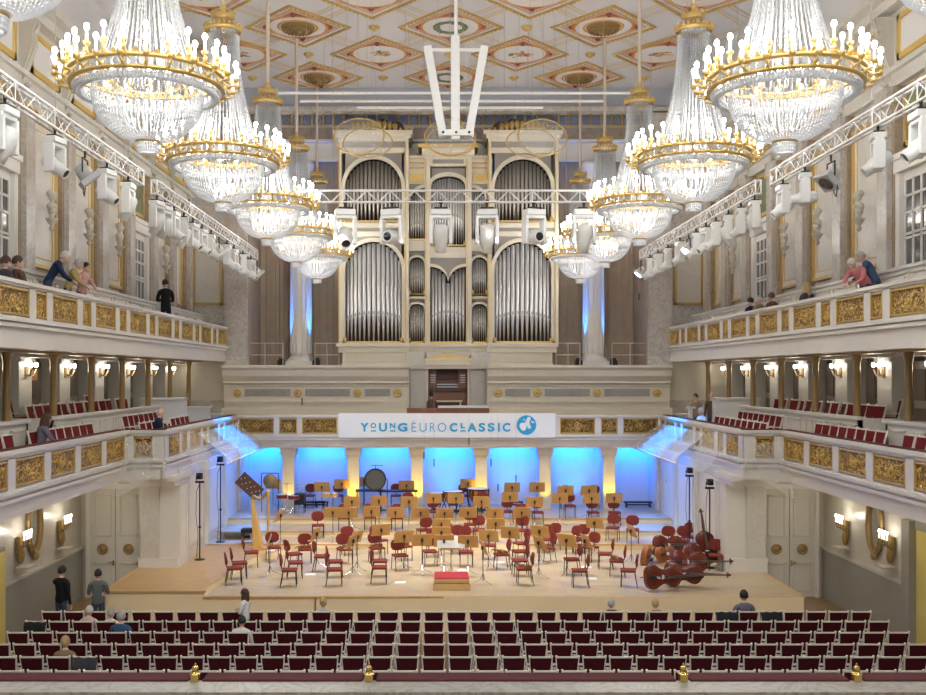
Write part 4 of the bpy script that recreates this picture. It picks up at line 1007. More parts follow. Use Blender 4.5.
# ================================================================ trusses
def truss(name, label, p, q, w_=.33, step=.42):
    b = MB(); p, q = Vector(p), Vector(q); d = (q-p); L = d.length; d.normalize(); u = Vector((0,0,1)); n_ = d.cross(u)
    cs = [n_*a+u*c for a in (-.07, .07) for c in (-w_/2, w_/2)]
    for c in cs: b.tube(p+c, q+c, .026, n=6)
    k = int(L/step)
    for i in range(k):
        a, c = p+d*(L*i/k), p+d*(L*(i+1)/k)
        for (i0, i1) in ((0,1),(2,3),(0,2),(1,3)):
            e, f = (i0, i1) if i % 2 else (i1, i0)
            b.tube(a+cs[e], c+cs[f], .012, n=4, caps=False)
        if i % 4 == 0:
            for (i0, i1) in ((0,1),(2,3),(0,2),(1,3)): b.tube(a+cs[i0], a+cs[i1], .012, n=4, caps=False)
    for e in (p, q):
        for (i0, i1) in ((0,1),(1,3),(3,2),(2,0)): b.tube(e+cs[i0], e+cs[i1], .02, n=5)
    t = tag(b.build(name, ['truss']), label, 'lighting truss')
    for f in (.12, .5, .88):
        b = MB(); c = p+d*L*f; b.tube(c+u*w_/2, (c.x, c.y, ZC), .006, n=4); b.build('suspension_cable', ['wire'], t)
    return t
TZ = 11.42
for s in (-1, 1):
    sd = SIDE[s]
    truss('lighting_truss', f'white lighting truss nearest the viewer on the {sd} side', (s*7.5, 13.0, TZ), (s*7.5, 23.6, TZ))
    truss('lighting_truss', f'white lighting truss farther back on the {sd} side', (s*7.5, 24.7, TZ), (s*7.5, 38.7, TZ))
truss('lighting_truss', 'white lighting truss crossing in front of the organ pipes', (-4.9, 31.2, 12.35), (4.75, 31.2, 12.35), .36, .36)
# lighting fixtures
def moving_head(sc=1.):
    t = thing('moving_head_spotlight', '', 'stage light')
    b = MB(); b.tube((0,0,.16), (0,0,.02), .03, n=6); b.torus((0,0,.17), .04, .014, 12, 5, 0, Matrix.Rotation(PI/2, 3, 'X')); b.cb((0,0,.01), (.3,.22,.06)); b.build('clamp', ['black'], t)
    b = MB(); b.cb((0,0,-.07), (.46,.3,.13)); b.build('base_housing', ['whiteplastic'], t, bev=.02)
    b = MB(); b.cb((0,0,-.17), (.5,.2,.09)); b.cb((-.22,0,-.48), (.08,.24,.6)); b.cb((.22,0,-.48), (.08,.24,.6)); b.build('yoke', ['whiteplastic'], t, bev=.02)
    h = MB(); h.lathe([(0,-.3),(.1,-.3),(.15,-.24),(.165,-.1),(.165,.12),(.13,.18),(.125,.34),(.1,.34),(.095,.30),(0,.30)], 16); h.tube((-.2,0,0), (.2,0,0), .04, n=8, m=0)
    ho = h.build('lamp_head', ['whiteplastic'], t, (0,0,-.62))
    l = MB(); l.lathe([(.095,.305),(0,.315)], 12); l.build('lens', ['black_lens'], ho)
    return t, ho
mhA, hA = moving_head(); hA.rotation_euler = (R(205), 0, 0)      # nose down, turned a little
mhB, hB = moving_head(); hB.rotation_euler = (R(125), 0, 0)
mhC, hC = moving_head(); hC.rotation_euler = (R(95), R(30), 0)
for h in (hA, hB, hC): h['label'] = 'tilted round lamp head'
def parcan(lit):
    t = thing('scroller_spotlight', '', 'stage light')
    b = MB(); b.tube((0,0,.12), (0,0,-.02), .025, n=6); b.path([(-.2,0,-.35),(-.2,0,-.05),(.2,0,-.05),(.2,0,-.35)], .018, 5); b.build('bracket', ['black'], t)
    h = MB(); h.lathe([(0,-.22),(.12,-.2),(.16,-.05),(.17,.1),(.0,.1)], 14); h.M = None; h.cb((0,0,.15), (.44,.44,.12)); ho = h.build('lamp_housing', ['greyplastic' if not lit else 'whiteplastic'], t, (0,0,-.35)); ho.rotation_euler = (R(140), 0, R(20))
    l = MB(); l.lathe([(.17,.215),(0,.22)], 14); l.build('lens', ['lens' if lit else 'black_lens'], ho)
    b = MB(); b.path([(.15,0,-.3),(.22,.05,-.6),(.15,.05,-.8),(.05,.05,-.72),(.02,.02,-.4)], .012, 5); b.build('cable_loop', ['black'], t)
    return t
pcL = parcan(False); pcW = parcan(True)
zl = TZ-.36
left1 = [(5,'A',.95),(55,'B',.85),(85,'P',.95),(107,'B',.85),(128,'A',.9)]
right1 = [(921,'B',.95),(878,'B',.85),(831,'P',.95),(805,'C',.85),(783,'B',.85)]
left2 = [(157,'A'),(165,'A'),(174,'B'),(184,'A'),(193,'B'),(202,'B'),(211,'B'),(219,'W'),(227,'B'),(234,'B'),(243,'B'),(251,'B'),(257,'W')]
right2 = [(754.7,'A'),(741,'B'),(728.5,'A'),(716,'B'),(706,'B'),(696,'B'),(688.5,'W'),(680,'B'),(668,'B'),(658,'B'),(650,'B'),(641,'W')]
KN = {'A': 'nose-down white moving head light', 'B': 'tilted white moving head light', 'C': 'sideways white moving head light', 'P': 'boxy grey spotlight with cable loop', 'W': 'spotlight with glowing bluish lens'}
for lst, s, nmn in ((left1,-1,'nearer left truss'),(right1,1,'nearer right truss'),(left2,-1,'farther left truss'),(right2,1,'farther right truss')):
    for k, e in enumerate(lst):
        px, kd = e[0], e[1]; sc = e[2] if len(e) > 2 else .88
        y = dside(px, s*7.5); p = {'A': mhA, 'B': mhB, 'C': mhC, 'P': pcL, 'W': pcW}[kd]
        inst(p, (s*7.5, y, TZ-.16-.17*sc), s*(-PI/2)+random.uniform(-.3,.3), f'{KN[kd]} under {nmn}, {ordw(k+1)} from the viewer', f'stage lights of the {nmn}', (sc,)*3)
for k, px in enumerate((345, 392, 441, 487, 534, 584)):
    p = (mhB, mhC, mhA, mhA, mhC, mhA)[k]
    x = Xp(px, 31.2)
    inst(p, (x, 31.2, 12.35-.18-.17*1.35), R((10,-15,0,0,20,0)[k]), f'white moving head light under organ truss, {ordw(k+1)} from the left', 'stage lights of the organ truss', (1.4,)*3)
# three horizontal white pipes
for k, (y, pa, pb, D) in enumerate(((93,278,632,32.6),(101,300,603,33.6),(107.5,357,543,34.4))):
    z = at(VX, y, D)[1]; xa, xb = Xp(pa, D), Xp(pb, D); b = MB(); b.tube((xa, D, z), (xb, D, z), .045, n=8)
    t = tag(b.build('hanging_lighting_bar', ['truss']), ('longest topmost', 'middle', 'shortest lowest')[k]+' white horizontal bar hung below the ceiling before the organ', 'lighting bar')
    for f in (.08, .36, .64, .92): b = MB(); b.tube((xa+(xb-xa)*f, D, z), (xa+(xb-xa)*f, D, ZC), .005, n=4); b.build('suspension_wire', ['wire'], t)
# fan of three column loudspeakers
AD = 27.0
def ap(px, py): x, z = at(px, py, AD); return Vector((x, AD, z))
t = thing('column_loudspeaker_cluster', 'fan of three long white column loudspeakers hanging below the central ceiling', 'loudspeaker', ap(456, 138))
for nmk, a, c, wd in (('speaker_column', (455.2,37), (455.5,140), 8.6), ('speaker_column', (427.5,47), (443,137), 8), ('speaker_column', (484.5,47), (468.5,137), 8)):
    A, B = ap(*a)-t.location, ap(*c)-t.location; d = (B-A); L = d.length; h = wd*AD/F/2
    b = MB(); b.cb((0,0,-L/2), (2*h,.28,L)); 
    for q in range(12): b.cb((0,-.145,-L*(q+.5)/12), (2*h*.8,.01,L/12*.8))
    o = b.build(nmk, ['whiteplastic'], t, tuple(A), bev=.02)
    o.rotation_euler = (0, -math.atan2(d.x, -d.z), 0)
b = MB(); A, B = ap(430,47.5)-t.location, ap(484,47.5)-t.location; b.tube(A+Vector((0,.2,0)), B+Vector((0,.2,0)), .05, n=8); b.build('spreader_bar', ['truss'], t)
A = ap(456,37)-t.location; b = MB(); b.tube(A, (A.x, A.y, ZC-t.location.z), .05, n=8); b.build('hanging_rod', ['truss'], t)
A = ap(456,134)-t.location; b = MB(); b.cb((A.x, -.17, A.z), (.95,.06,.16)); 
for q in (-.35,0,.35): b.ball((A.x+q, -.21, A.z), .035, m=1)
b.build('coupling_plate', ['whiteplastic', 'black'], t)
# acoustic discs
for k, (px, py, rx_, ry_, D, lab) in enumerate(((359,136,25,21,29.5,'left front'),(367.8,142.5,24.5,18.5,32.6,'left rear'),(450,137,25.5,21,29.5,'centre front'),(451,141,24.5,18.5,32.6,'centre rear'),(542.5,137,24.5,21,29.5,'right front'),(531,142.5,24.5,18.5,32.6,'right rear'))):
    x, z = at(px, py, D); rad = rx_*D/F; tilt = math.asin(min(.99, (ry_/rx_)))
    t = thing('hanging_reflector_disc', f'clear acrylic sound reflector disc with gold rim, {lab} of the hanging six', 'sound reflector', (x, D, z), 0, 'clear reflector discs')
    rot = Matrix.Rotation(-(PI/2-math.acos(ry_/rx_)) if 0 else -tilt, 4, 'X')
    b = MB(); b.M = Matrix.Rotation(tilt, 4, 'X'); b.lathe([(rad*q/8, .16*(1-(q/8)**2)) for q in range(9)], 40); b.build('clear_dish', ['plexi'], t)
    b = MB(); b.torus((0,0,0), rad, .022, 56, 6, 0, Matrix.Rotation(tilt, 3, 'X')); b.build('gold_rim', ['gold'], t)
    for a in (PI*.25, PI*.75, PI*1.5): b = MB(); v = Matrix.Rotation(tilt, 3, 'X') @ Vector((rad*math.cos(a), rad*math.sin(a), 0)); b.tube(v, (v.x*.6, v.y*.6, ZC-z), .004, n=4); b.build('suspension_wire', ['wire'], t)
# hanging microphones
for k, (px, py) in enumerate(((302,401),(434,462),(424,455),(491,462),(498,487),(516,478),(469,441),(639,296))):
    D = 34.5; x, z = at(px, py, D); b = MB(); b.tube((x, D, z+.1), (x, D, ZC), .0035, n=4, m=1); b.tube((x, D, z-.15), (x, D, z+.1), .022, n=6)
    tag(b.build('hanging_microphone', ['black', 'wire']), f'thin black microphone hanging on a wire over the stage, {ordw(sorted((302,434,424,491,498,516,469,639)).index(px)+1)} from the left', 'microphone', 'hanging microphones')
# glass canopies at the stage side balconies
for s in (-1, 1):
    sd = SIDE[s]
    b = MB(); n = 8; P = []
    for i in range(n+1):
        u = i/n; P.append((s*(8.05-.95*math.sin(u*PI/2)), 4.9-.95*u**.8))
    for (x0, z0), (x1, z1) in zip(P, P[1:]): b.hexa([(x0,31.5,z0),(x1,31.5,z1),(x1,38.0,z1),(x0,38.0,z0)], [(x0,31.5,z0+.015),(x1,31.5,z1+.015),(x1,38.0,z1+.015),(x0,38.0,z0+.015)])
    o = tag(b.build('stage_canopy', ['canopy']), f'curved clear acrylic canopy glowing blue along {sd} stage balcony front', 'canopy')
    b = MB(); b.tube((P[-1][0],31.5,P[-1][1]), (P[-1][0],38,P[-1][1]), .03, n=6); b.build('canopy_edge', ['white'], o)
    b = MB(); P2 = [(s*8.1, 28.6, 5.0), (s*7.3, 29.0, 3.9), (s*7.3, 31.2, 3.9), (s*8.1, 31.4, 5.0)]
    b.hexa(P2, [(x, y, z+.015) for x, y, z in P2]); tag(b.build('stage_screen', ['plexi2']), f'clear tilted acrylic screen on stage side of {sd} balcony corner', 'screen')
    b = MB(); P2 = [(s*9.0, 27.55, 5.0), (s*10.3, 26.6, 3.55), (s*9.1, 27.0, 3.6), (s*8.3, 27.6, 4.6)]
    b.hexa([(s*8.25,27.5,4.85),(s*9.0,27.3,4.9),(s*9.0,26.3,3.45),(s*8.35,27.2,3.9)], [(s*8.25,27.51,4.87),(s*9.0,27.31,4.92),(s*9.0,26.31,3.47),(s*8.35,27.21,3.92)])
    tag(b.build('corner_screen', ['plexi2']), f'clear slanted acrylic screen under {sd} balcony corner above the stalls', 'screen')
# ================================================================ stage
Z0, Z1, Z2, Z3, ZA = .93, 1.13, 1.33, 1.53, 1.08
def arc(cx_, cy_, rx_, ry_, a0, a1, n=20): return [(cx_+rx_*math.cos(R(a0+(a1-a0)*i/n)), cy_+ry_*math.sin(R(a0+(a1-a0)*i/n))) for i in range(n+1)]
def slab(poly, z0, z1, name, mats):
    b = MB(); n = len(poly)
    b.add([(x, y, z1) for x, y in poly], [tuple(range(n))], 0)
    b.add([(x, y, z0) for x, y in poly]+[(x, y, z1) for x, y in poly], [(i, (i+1) % n, n+(i+1) % n, n+i) for i in range(n)], 1)
    o = b.build(name, mats); return struct(o)
slab([(-6.6,26.2),(9.13,26.05),(9.17,29.6),(8.1,29.6),(8.1,34),(-6.2,34)], 0, Z0, 'floor_stage', ['stagefloor', 'stagefront'])
b = MB(); b.box(-6.62, 26.14, Z0-.05, 9.2, 26.24, Z0+.004, 0); b.box(9.1, 26.1, Z0-.05, 9.2, 29.6, Z0+.004); struct(b.build('trim_stage_edge', ['oak']))
slab([(-9.2,26.2),(-6.6,26.2),(-6.35,30.3),(-5.4,32.4),(-5.4,34),(-8.1,34),(-8.1,29.6),(-9.22,29.6)], 0, ZA, 'floor_stage_apron', ['apron', 'stagefront'])
b = MB(); b.box(-9.25, 26.14, ZA-.05, -6.56, 26.24, ZA+.004); b.box(-9.27, 26.14, ZA-.05, -9.18, 29.6, ZA+.004); struct(b.build('trim_apron_edge', ['oak']))
slab([(-8.1,33.1),(-5.2,33.1)]+[(x, y) for x, y in [(-4.6,33.5),(-3,33.1),(0,32.9),(3,33.1),(5,33.1)]]+[(8.1,33.1),(8.1,36),(-8.1,36)], 0, Z1, 'floor_riser_low', ['stagefloor', 'stagefront'])
slab([(-8.1,34.6),(8.1,34.6),(8.1,37),(-8.1,37)], 0, Z2, 'floor_riser_middle', ['stagefloor', 'stagefront'])
slab([(-8.1,36.3),(8.1,36.3),(8.1,40.2),(-8.1,40.2)], 0, Z3, 'floor_riser_top', ['stagefloor', 'stagefront'])
b = MB()
for y, z in ((33.08, Z1), (34.58, Z2), (36.28, Z3)): b.box(-8.1, y-.02, z-.045, 8.1, y+.03, z+.003, 0)
struct(b.build('trim_riser_edge', ['oak']))
b = MB()   # joint strips in front floor and side block
b.box(-3.68, 26.1, .05, -3.66, 26.2, .9, 0); b.box(3.9, 26.1, .05, 3.92, 26.2, .9, 0); struct(b.build('trim_stage_joint', ['darkwood']))
def zlev(X, D): return Z3 if D > 36.3 else Z2 if D > 34.6 else Z1 if D > 33.1 else ZA if (X < -6.4 or (D > 30.3 and X < -6.6+(D-26)*.16)) else Z0
def seat_at(px, py, h):
    """floor point under something of height h seen at the pixel"""
    best = None
    for lv in (Z0, ZA, Z1, Z2, Z3):
        D = (CZ-lv-h)*F/(py-VY); X = (px-VX)*D/F+CX
        e = abs(zlev(X, min(D, 40))-lv)
        if best is None or e < best[0]-1e-6: best = (e, X, D, lv)
    _, X, D, lv = best; D = min(D, 39.4); X = max(-7.9, min(7.9, (px-VX)*D/F+CX)) if D > 29.6 else (px-VX)*D/F+CX
    return X, D, zlev(X, D)
# podium
X, D, z = seat_at(451.5, 574, .35)
pod = thing('conductor_podium', 'wooden conductor podium topped with red carpet at stage front', 'podium', (X, 26.95+.4, Z0))
b = MB(); b.cb((0,0,.09), (1.0,1.0,.18)); b.cb((0,-.0,.25), (.96,.96,.1)); b.build('podium_base', ['oak'], pod, bev=.01)
b = MB(); b.cb((0,0,.31), (.93,.93,.03)); b.build('carpet_top', ['carpet'], pod)
# ---------------------------------------------------------------- orchestra chair
ch = thing('orchestra_chair', '', 'chair')
b = MB(); b.cb((0,0,.445), (.42,.42,.055)); b.build('seat', ['redchair'], ch, bev=.02)
b = MB()
N = 8
for k in range(N):
    a0, a1 = -.5+k/N, -.5+(k+1)/N; f = lambda u: .03*(1-(2*u)**2); g = lambda u: .0
    h0, h1 = .165*math.sqrt(max(.15, 1-(2*a0)**4)), .165*math.sqrt(max(.15, 1-(2*a1)**4))
    x0, x1 = a0*.43, a1*.43; y0_, y1_ = -.215-f(a0), -.215-f(a1); c = .72
    b.hexa([(x0,y0_-.02,c-h0),(x1,y1_-.02,c-h1),(x1,y1_+.02,c-h1),(x0,y0_+.02,c-h0)], [(x0,y0_-.05,c+h0),(x1,y1_-.05,c+h1),(x1,y1_-.01,c+h1),(x0,y0_-.01,c+h0)])
b.build('backrest', ['redchair'], ch)
for sx in (-1, 1):
    b = MB(); b.path([(sx*.19,.19,0),(sx*.19,.17,.42)], .0125, 6); b.build('leg', ['steel'], ch)
    b = MB(); b.path([(sx*.19,-.25,0),(sx*.19,-.18,.42)], .0125, 6); b.build('leg', ['steel'], ch)
b = MB(); b.path([(-.19,-.18,.42),(-.19,.17,.42),(.19,.17,.42),(.19,-.18,.42),(-.19,-.18,.42)], .011, 5); b.path([(0,-.18,.42),(0,-.22,.5),(0,-.24,.66)], .016, 6); b.build('seat_frame', ['steel'], ch)
CHAIRS = [  # seat centre in the photo, heading (deg the sitter faces, 0 = to the organ, 180 = to the audience)
 (234.6,567.7,-75),(239.8,562.5,-75),(251.5,552,-80),(273.5,547,200),(289.7,569.6,-85),(295.5,562,-80),(294,553.5,-60),(305,549,190),(318,525,190),
 (335,569,-85),(335.5,561,-80),(344.6,549,200),(349,541,200),(379.6,567,-88),(380,560.5,-85),(377,547.6,205),(379.6,540,-130),(400,555,200),(404,546,-150),
 (430,551,190),(344,523,185),(370,522.6,185),(397,523,180),(423.7,531,20),(432.7,543,180),(322,556,-95),(466.3,551.5,180),(489,545,172),(501.3,554,100),
 (519.4,551,100),(519.4,560,95),(524,568.3,92),(520.7,543,110),(470,524,180),(457.9,535,180),(479,531,180),(465,540.5,180),(522,530,170),(545,539,150),(546.6,547.6,110),
 (537.6,512,180),(522,517,180),(507.7,511.3,180),(551.7,537,140),(571.7,559,95),(579.5,570,88),(604.8,553.4,85),(616.5,560.5,80),(628,570,80),(573.7,540,140),(590,547,135),
 (612.6,527.5,160),(632.7,529.4,170),(569.8,511,180),(593,512,180),(614.5,512.3,178),(716,555,165),(667.6,536,160),(683,540.5,160),(689,532,150),
 (291,495,180),(309.4,495,175),(338,495.5,180),(396,494,180),(407.8,510.7,180),(433,511.4,180),(482.8,510,180),(464,489,180),(566,497,180),(594,497,170),(581,534,150),(446,532,180)]
bands = [(565,'frontmost line'),(558.5,'second line'),(550,'third line'),(542,'fourth line'),(533,'fifth line'),(518,'lowest riser line'),(505,'middle riser line'),(0,'top riser line')]
pl = []
for px, py, hd in CHAIRS:
    X, D, z = seat_at(px, py, .45); bi = next(i for i, (t_, _) in enumerate(bands) if py >= t_); pl.append((bi, px, X, D, z, hd))
pl.sort(); cnt = {}
for bi, px, X, D, z, hd in pl:
    cnt[bi] = cnt.get(bi, 0)+1
    inst(ch, (X, D, z), R(hd), f'red padded steel-legged orchestra chair, {ordw(cnt[bi])} from the left in {bands[bi][1]} of the stage', 'red orchestra chairs on the stage')
CHPL = list(pl)
# ---------------------------------------------------------------- music stands
def stand(h, name='music_stand'):
    t = thing(name, '', 'music stand')
    b = MB(); b.hexa([(-.3,-.07,h-.17),(.3,-.07,h-.17),(.3,-.055,h-.175),(-.3,-.055,h-.175)], [(-.29,.06,h+.19),(.29,.06,h+.19),(.29,.075,h+.185),(-.29,.075,h+.185)], 0); b.box(-.3, -.14, h-.185, .3, -.055, h-.165, 0)
    b.build('desk', ['desk'], t)
    b = MB(); b.cb((0,.05,h), (.06,.05,.1)); b.tube((0,.02,.08), (0,.03,h), .012, n=6)
    b.build('pole', ['steel'], t)
    b = MB()
    for k in range(3): a = R(90+120*k); b.path([(0,.02,.3),(.08*math.cos(a),.02+.08*math.sin(a),.12),(.34*math.cos(a),.02+.34*math.sin(a),.012)], .01, 5)
    b.build('tripod', ['chrome'], t)
    return t
st = stand(1.0); stl = stand(.95)
STANDS = [(342,484,0),(364.3,481.6,10),(406.5,485.5,0),(352,501.6,0),(379,501,0),(409,501.6,0),(433.4,504,0),(333,514,0),(348.8,512.7,0),(371.5,511.4,0),(395.4,514,0),(420.7,514.6,0),
 (444.7,513.3,0),(381,530,20),(404,536.6,15),(422,540,5),(441.4,524.3,0),(441.4,532.7,0),(356.6,537,60),(467.9,483.5,0),(512,492.6,0),(537,492.6,0),(456,504,0),(481.5,501.6,0),(510,502.7,0),
 (534.6,502,0),(559.7,504,-5),(467.9,514,0),(495,515,0),(521.6,512.7,0),(495.7,524,0),(488.6,536,-15),(510,532.7,-20),(539.8,531.5,-25),(468,541.5,-5),(565.5,490.6,0),(588.9,490.6,0),
 (591.5,504,0),(614,503.6,0),(594.7,523,-30),(567,540.5,-35),(632,531,-80),(273,484,0),(322,487,-5),(279.6,520,80),(269,541,100),(315.6,534,75),(483.8,548,-80),(539.5,543,-65),(586,541,-75),(352,541,70),(444,541,0)]
sb = [(545,'nearest line'),(535,'second line'),(520,'third line'),(508,'fourth line'),(497,'fifth line'),(0,'rearmost line')]
pl = []
for px, py, tilt in STANDS:
    bi = next(i for i, (t_, _) in enumerate(sb) if py >= t_); pl.append((bi, px, py, tilt))
pl.sort(); cnt = {}
for bi, px, py, tilt in pl:
    X, D, z = seat_at(px, py, 1.0); cnt[bi] = cnt.get(bi, 0)+1
    inst(st, (X, D, z), R(180+tilt), f'light wooden-desk music stand, {ordw(cnt[bi])} from the left in {sb[bi][1]} of stands', 'wooden music stands on the stage')
X, D, z = seat_at(451, 541, .98)
D = 28.9; X = Xp(451, D)
t = inst(stl, (X, D, Z0), R(0), 'conductor music stand holding an open white score, behind the red podium', None)
t['category'] = 'music stand'
tt = math.atan2(.13, .36)
b = MB(); b.hexa([(-.4,-.08,.79),(.4,-.08,.79),(.4,-.075,.79),(-.4,-.075,.79)], [(-.4,.05,1.12),(.4,.05,1.12),(.4,.055,1.12),(-.4,.055,1.12)]); b.box(-.004,-.09,.79,.004,-.07,.8)
sc_ = tag(b.build('open_score', ['paper'], None, (X, D-.03, Z0+.02)), 'open white score resting on the conductor stand', 'score')
k = 0
for px, py, rz in ((270,541,.3),(400,581,.6),(463,569,.7),(500,548,1.1),(519,562,1.0),(586,552,1.1),(540,548,1.2),(310,573,.8),(644,549,.1),(591,577,2.2)):
    X, D, z = seat_at(px, py, .06 if py > 560 else .47); k += 1
    if py <= 560 and py != 541: z = z
    b = MB(); b.cb((0,0,.012), (.3,.22,.012)); b.cb((.02,.01,.022), (.28,.2,.006))
    tag(b.build('sheet_music', ['paper'], None, (X, D, z)), f'white sheet music lying on the stage floor, {ordw(1+sum(1 for q in (270,400,463,500,519,586,540,310,644,591) if q < px))} from the left', 'sheet music', 'loose sheet music'); bpy.data.objects[-1] if 0 else None
# ---------------------------------------------------------------- string basses and cellos
def fiddle(L, t, varn, bodyname='body'):
    """lies along +x, belly up (z), scroll at +x end, origin mid body bottom"""
    out = [(0,.0),(.0,.10),(.015,.16),(.05,.235),(.11,.285),(.19,.305),(.27,.29),(.34,.245),(.385,.21),(.41,.205),(.44,.185),(.5,.17),(.56,.175),(.6,.205),(.625,.21),(.66,.235),(.74,.255),(.82,.25),(.89,.21),(.95,.13),(1.,.045),(1.,0)]
    B = L*.6
    poly = [(x*B, w_*B*1.03) for x, w_ in out[1:-1]]+[(x*B, -w_*B*1.03) for x, w_ in out[1:-1]][::-1]
    cx_ = B*.5; T = B*.2
    def lay(sc, z): return [(cx_+(x-cx_)*sc, y*sc, z) for x, y in poly]
    b = MB(); n = len(poly); lays = [lay(.0, .0), lay(.6, .0), lay(.95, .015*B), lay(1.0, .03*B), lay(.985, .035*B), lay(.985, T), lay(1.0, T+.005*B), lay(.95, T+.02*B), lay(.6, T+.035*B), lay(0, T+.04*B)]
    vs = [p for l in lays for p in l]; fs = []
    for j in range(len(lays)-1):
        for i in range(n): fs.append((j*n+i, j*n+(i+1) % n, (j+1)*n+(i+1) % n, (j+1)*n+i))
    b.add(vs, fs, 0, True); b.build(bodyname, [varn], t)
    b = MB(); zt = T+.04*B; b.hexa([(B*.55,-.035*B,zt),(L*.93,-.02*B,T*.9+.03*B),(L*.93,.02*B,T*.9+.03*B),(B*.55,.035*B,zt)], [(B*.55,-.03*B,zt+.04*B),(L*.93,-.017*B,T*.9+.06*B),(L*.93,.017*B,T*.9+.06*B),(B*.55,.03*B,zt+.04*B)], 0); b.build('fingerboard', ['ebony'], t)
    b = MB(); b.hexa([(B*.97,-.04*B,T*.5),(L*.93,-.025*B,T*.8),(L*.93,.025*B,T*.8),(B*.97,.04*B,T*.5)], [(B*.97,-.04*B,T),(L*.93,-.02*B,T*.95),(L*.93,.02*B,T*.95),(B*.97,.04*B,T)], 0)
    b.hexa([(L*.92,-.025*B,T*.7),(L*.98,-.02*B,T*.55),(L*.98,.02*B,T*.55),(L*.92,.025*B,T*.7)], [(L*.92,-.02*B,T*.95),(L*.98,-.02*B,T*.85),(L*.98,.02*B,T*.85),(L*.92,.02*B,T*.95)], 0)
    b.torus((L*.985,0,T*.62), .03*B, .022*B, 12, 6, 0, Matrix.Rotation(PI/2, 3, 'X')); b.tube((L*.985,-.035*B,T*.62), (L*.985,.035*B,T*.62), .02*B, n=8)
    for q in (-1, 1): b.tube((L*.95,0,T*.75), (L*.95,q*.08*B,T*.75), .01*B, n=5); b.tube((L*.965,0,T*.7), (L*.965,q*.08*B,T*.7), .01*B, n=5)
    b.build('neck', [varn], t)
    b = MB(); b.hexa([(B*.42,-.06*B,zt),(B*.43,-.06*B,zt),(B*.43,.06*B,zt),(B*.42,.06*B,zt)], [(B*.42,-.04*B,zt+.1*B),(B*.43,-.04*B,zt+.1*B),(B*.43,.04*B,zt+.1*B),(B*.42,.04*B,zt+.1*B)], 0); b.build('bridge', ['paper'], t)
    b = MB(); b.hexa([(B*.03,-.02*B,zt),(B*.25,-.045*B,zt),(B*.25,.045*B,zt),(B*.03,.02*B,zt)], [(B*.03,-.02*B,zt+.03*B),(B*.25,-.045*B,zt+.05*B),(B*.25,.045*B,zt+.05*B),(B*.03,.02*B,zt+.03*B)], 0); b.tube((0,0,T/2), (-.12*B,0,T/2), .01*B, n=6); b.build('tailpiece', ['ebony'], t)
    b = MB()
    for q in (-.03,-.01,.01,.03): b.path([(B*.25,q*B,zt+.05*B),(B*.425,q*B*1.1,zt+.1*B),(L*.93,q*B*.5,T*.9+.065*B)], .0015+.001*B, 4)
    b.build('strings', ['chrome'], t)
    return t
bass = fiddle(1.85, thing('double_bass', '', 'double bass'), 'varnish')
cello = fiddle(1.25, thing('cello', '', 'cello'), 'varnish2')
violin = fiddle(.6, thing('violin', '', 'violin'), 'varnish2')
def lay(proto, px, py, hz, heading, edge, label, group, sc=1.):
    """edge: roll so that it stands on its side ribs; local y half width goes down"""
    D = (CZ-hz)*F/(py-VY); X = (px-VX)*D/F+CX
    rot = (Matrix.Rotation(R(heading), 4, 'Z') @ Matrix.Rotation(R(edge), 4, 'X')).to_euler()
    return inst(proto, (X, D, hz), 0, label, group, (sc,)*3, rot)
# on their ribs, lower bout towards the viewer-left, neck to the right
lay(bass, 643, 577, Z0+.36, 12, 83, 'dark red-brown double bass lying on its side nearest the stage edge', 'double basses', .95)
lay(bass, 664, 572, Z0+.36, -12, 84, 'dark red-brown double bass lying on its side beside the frontmost one', 'double basses', .95)
lay(bass, 669, 562, Z0+.36, 4, 80, 'dark red-brown double bass lying behind the two front basses', 'double basses')
lay(bass, 684, 556, Z0+.36, 25, 78, 'reddish double bass lying at the right in front of the chairs', 'double basses')
lay(cello, 640, 556, Z0+.3, 60, 100, 'amber brown cello resting on its side left of the basses', 'cellos', 1.25)
lay(cello, 655, 556, Z0+.3, 40, 75, 'amber brown cello leaning between the basses and music stand', 'cellos', 1.1)
lay(bass, 652, 546, Z0+.36, 20, 80, 'dark double bass lying farthest back among the basses', 'double basses', .95)
# bass leaning upright against a chair
D = 30.3; X = Xp(707, D); rot = (Matrix.Rotation(R(-8), 4, 'Y') @ Matrix.Rotation(R(-90), 4, 'Y') @ Matrix.Rotation(R(90), 4, 'X')).to_euler()
inst(bass, (X, D, Z0+.1), 0, 'orange-red double bass standing upright against the rightmost red chair', 'double basses', (.9,)*3, rot)
vq = []
for px in (306, 345, 377, 404, 501, 524, 573, 617):
    c = min((q for q in CHPL if q[0] in (0,1,2,3,4)), key=lambda q: abs(q[1]-px)); vq.append(c)
for k, (bi, px, X, D, z, hd) in enumerate(sorted(set(vq), key=lambda q: q[1])):
    a = R(hd+35); inst(violin, (X-.2*math.cos(a), D-.2*math.sin(a), z+.474), a, f'small amber violin lying on a red orchestra chair, {ordw(k+1)} from the left', 'violins left on the chairs')
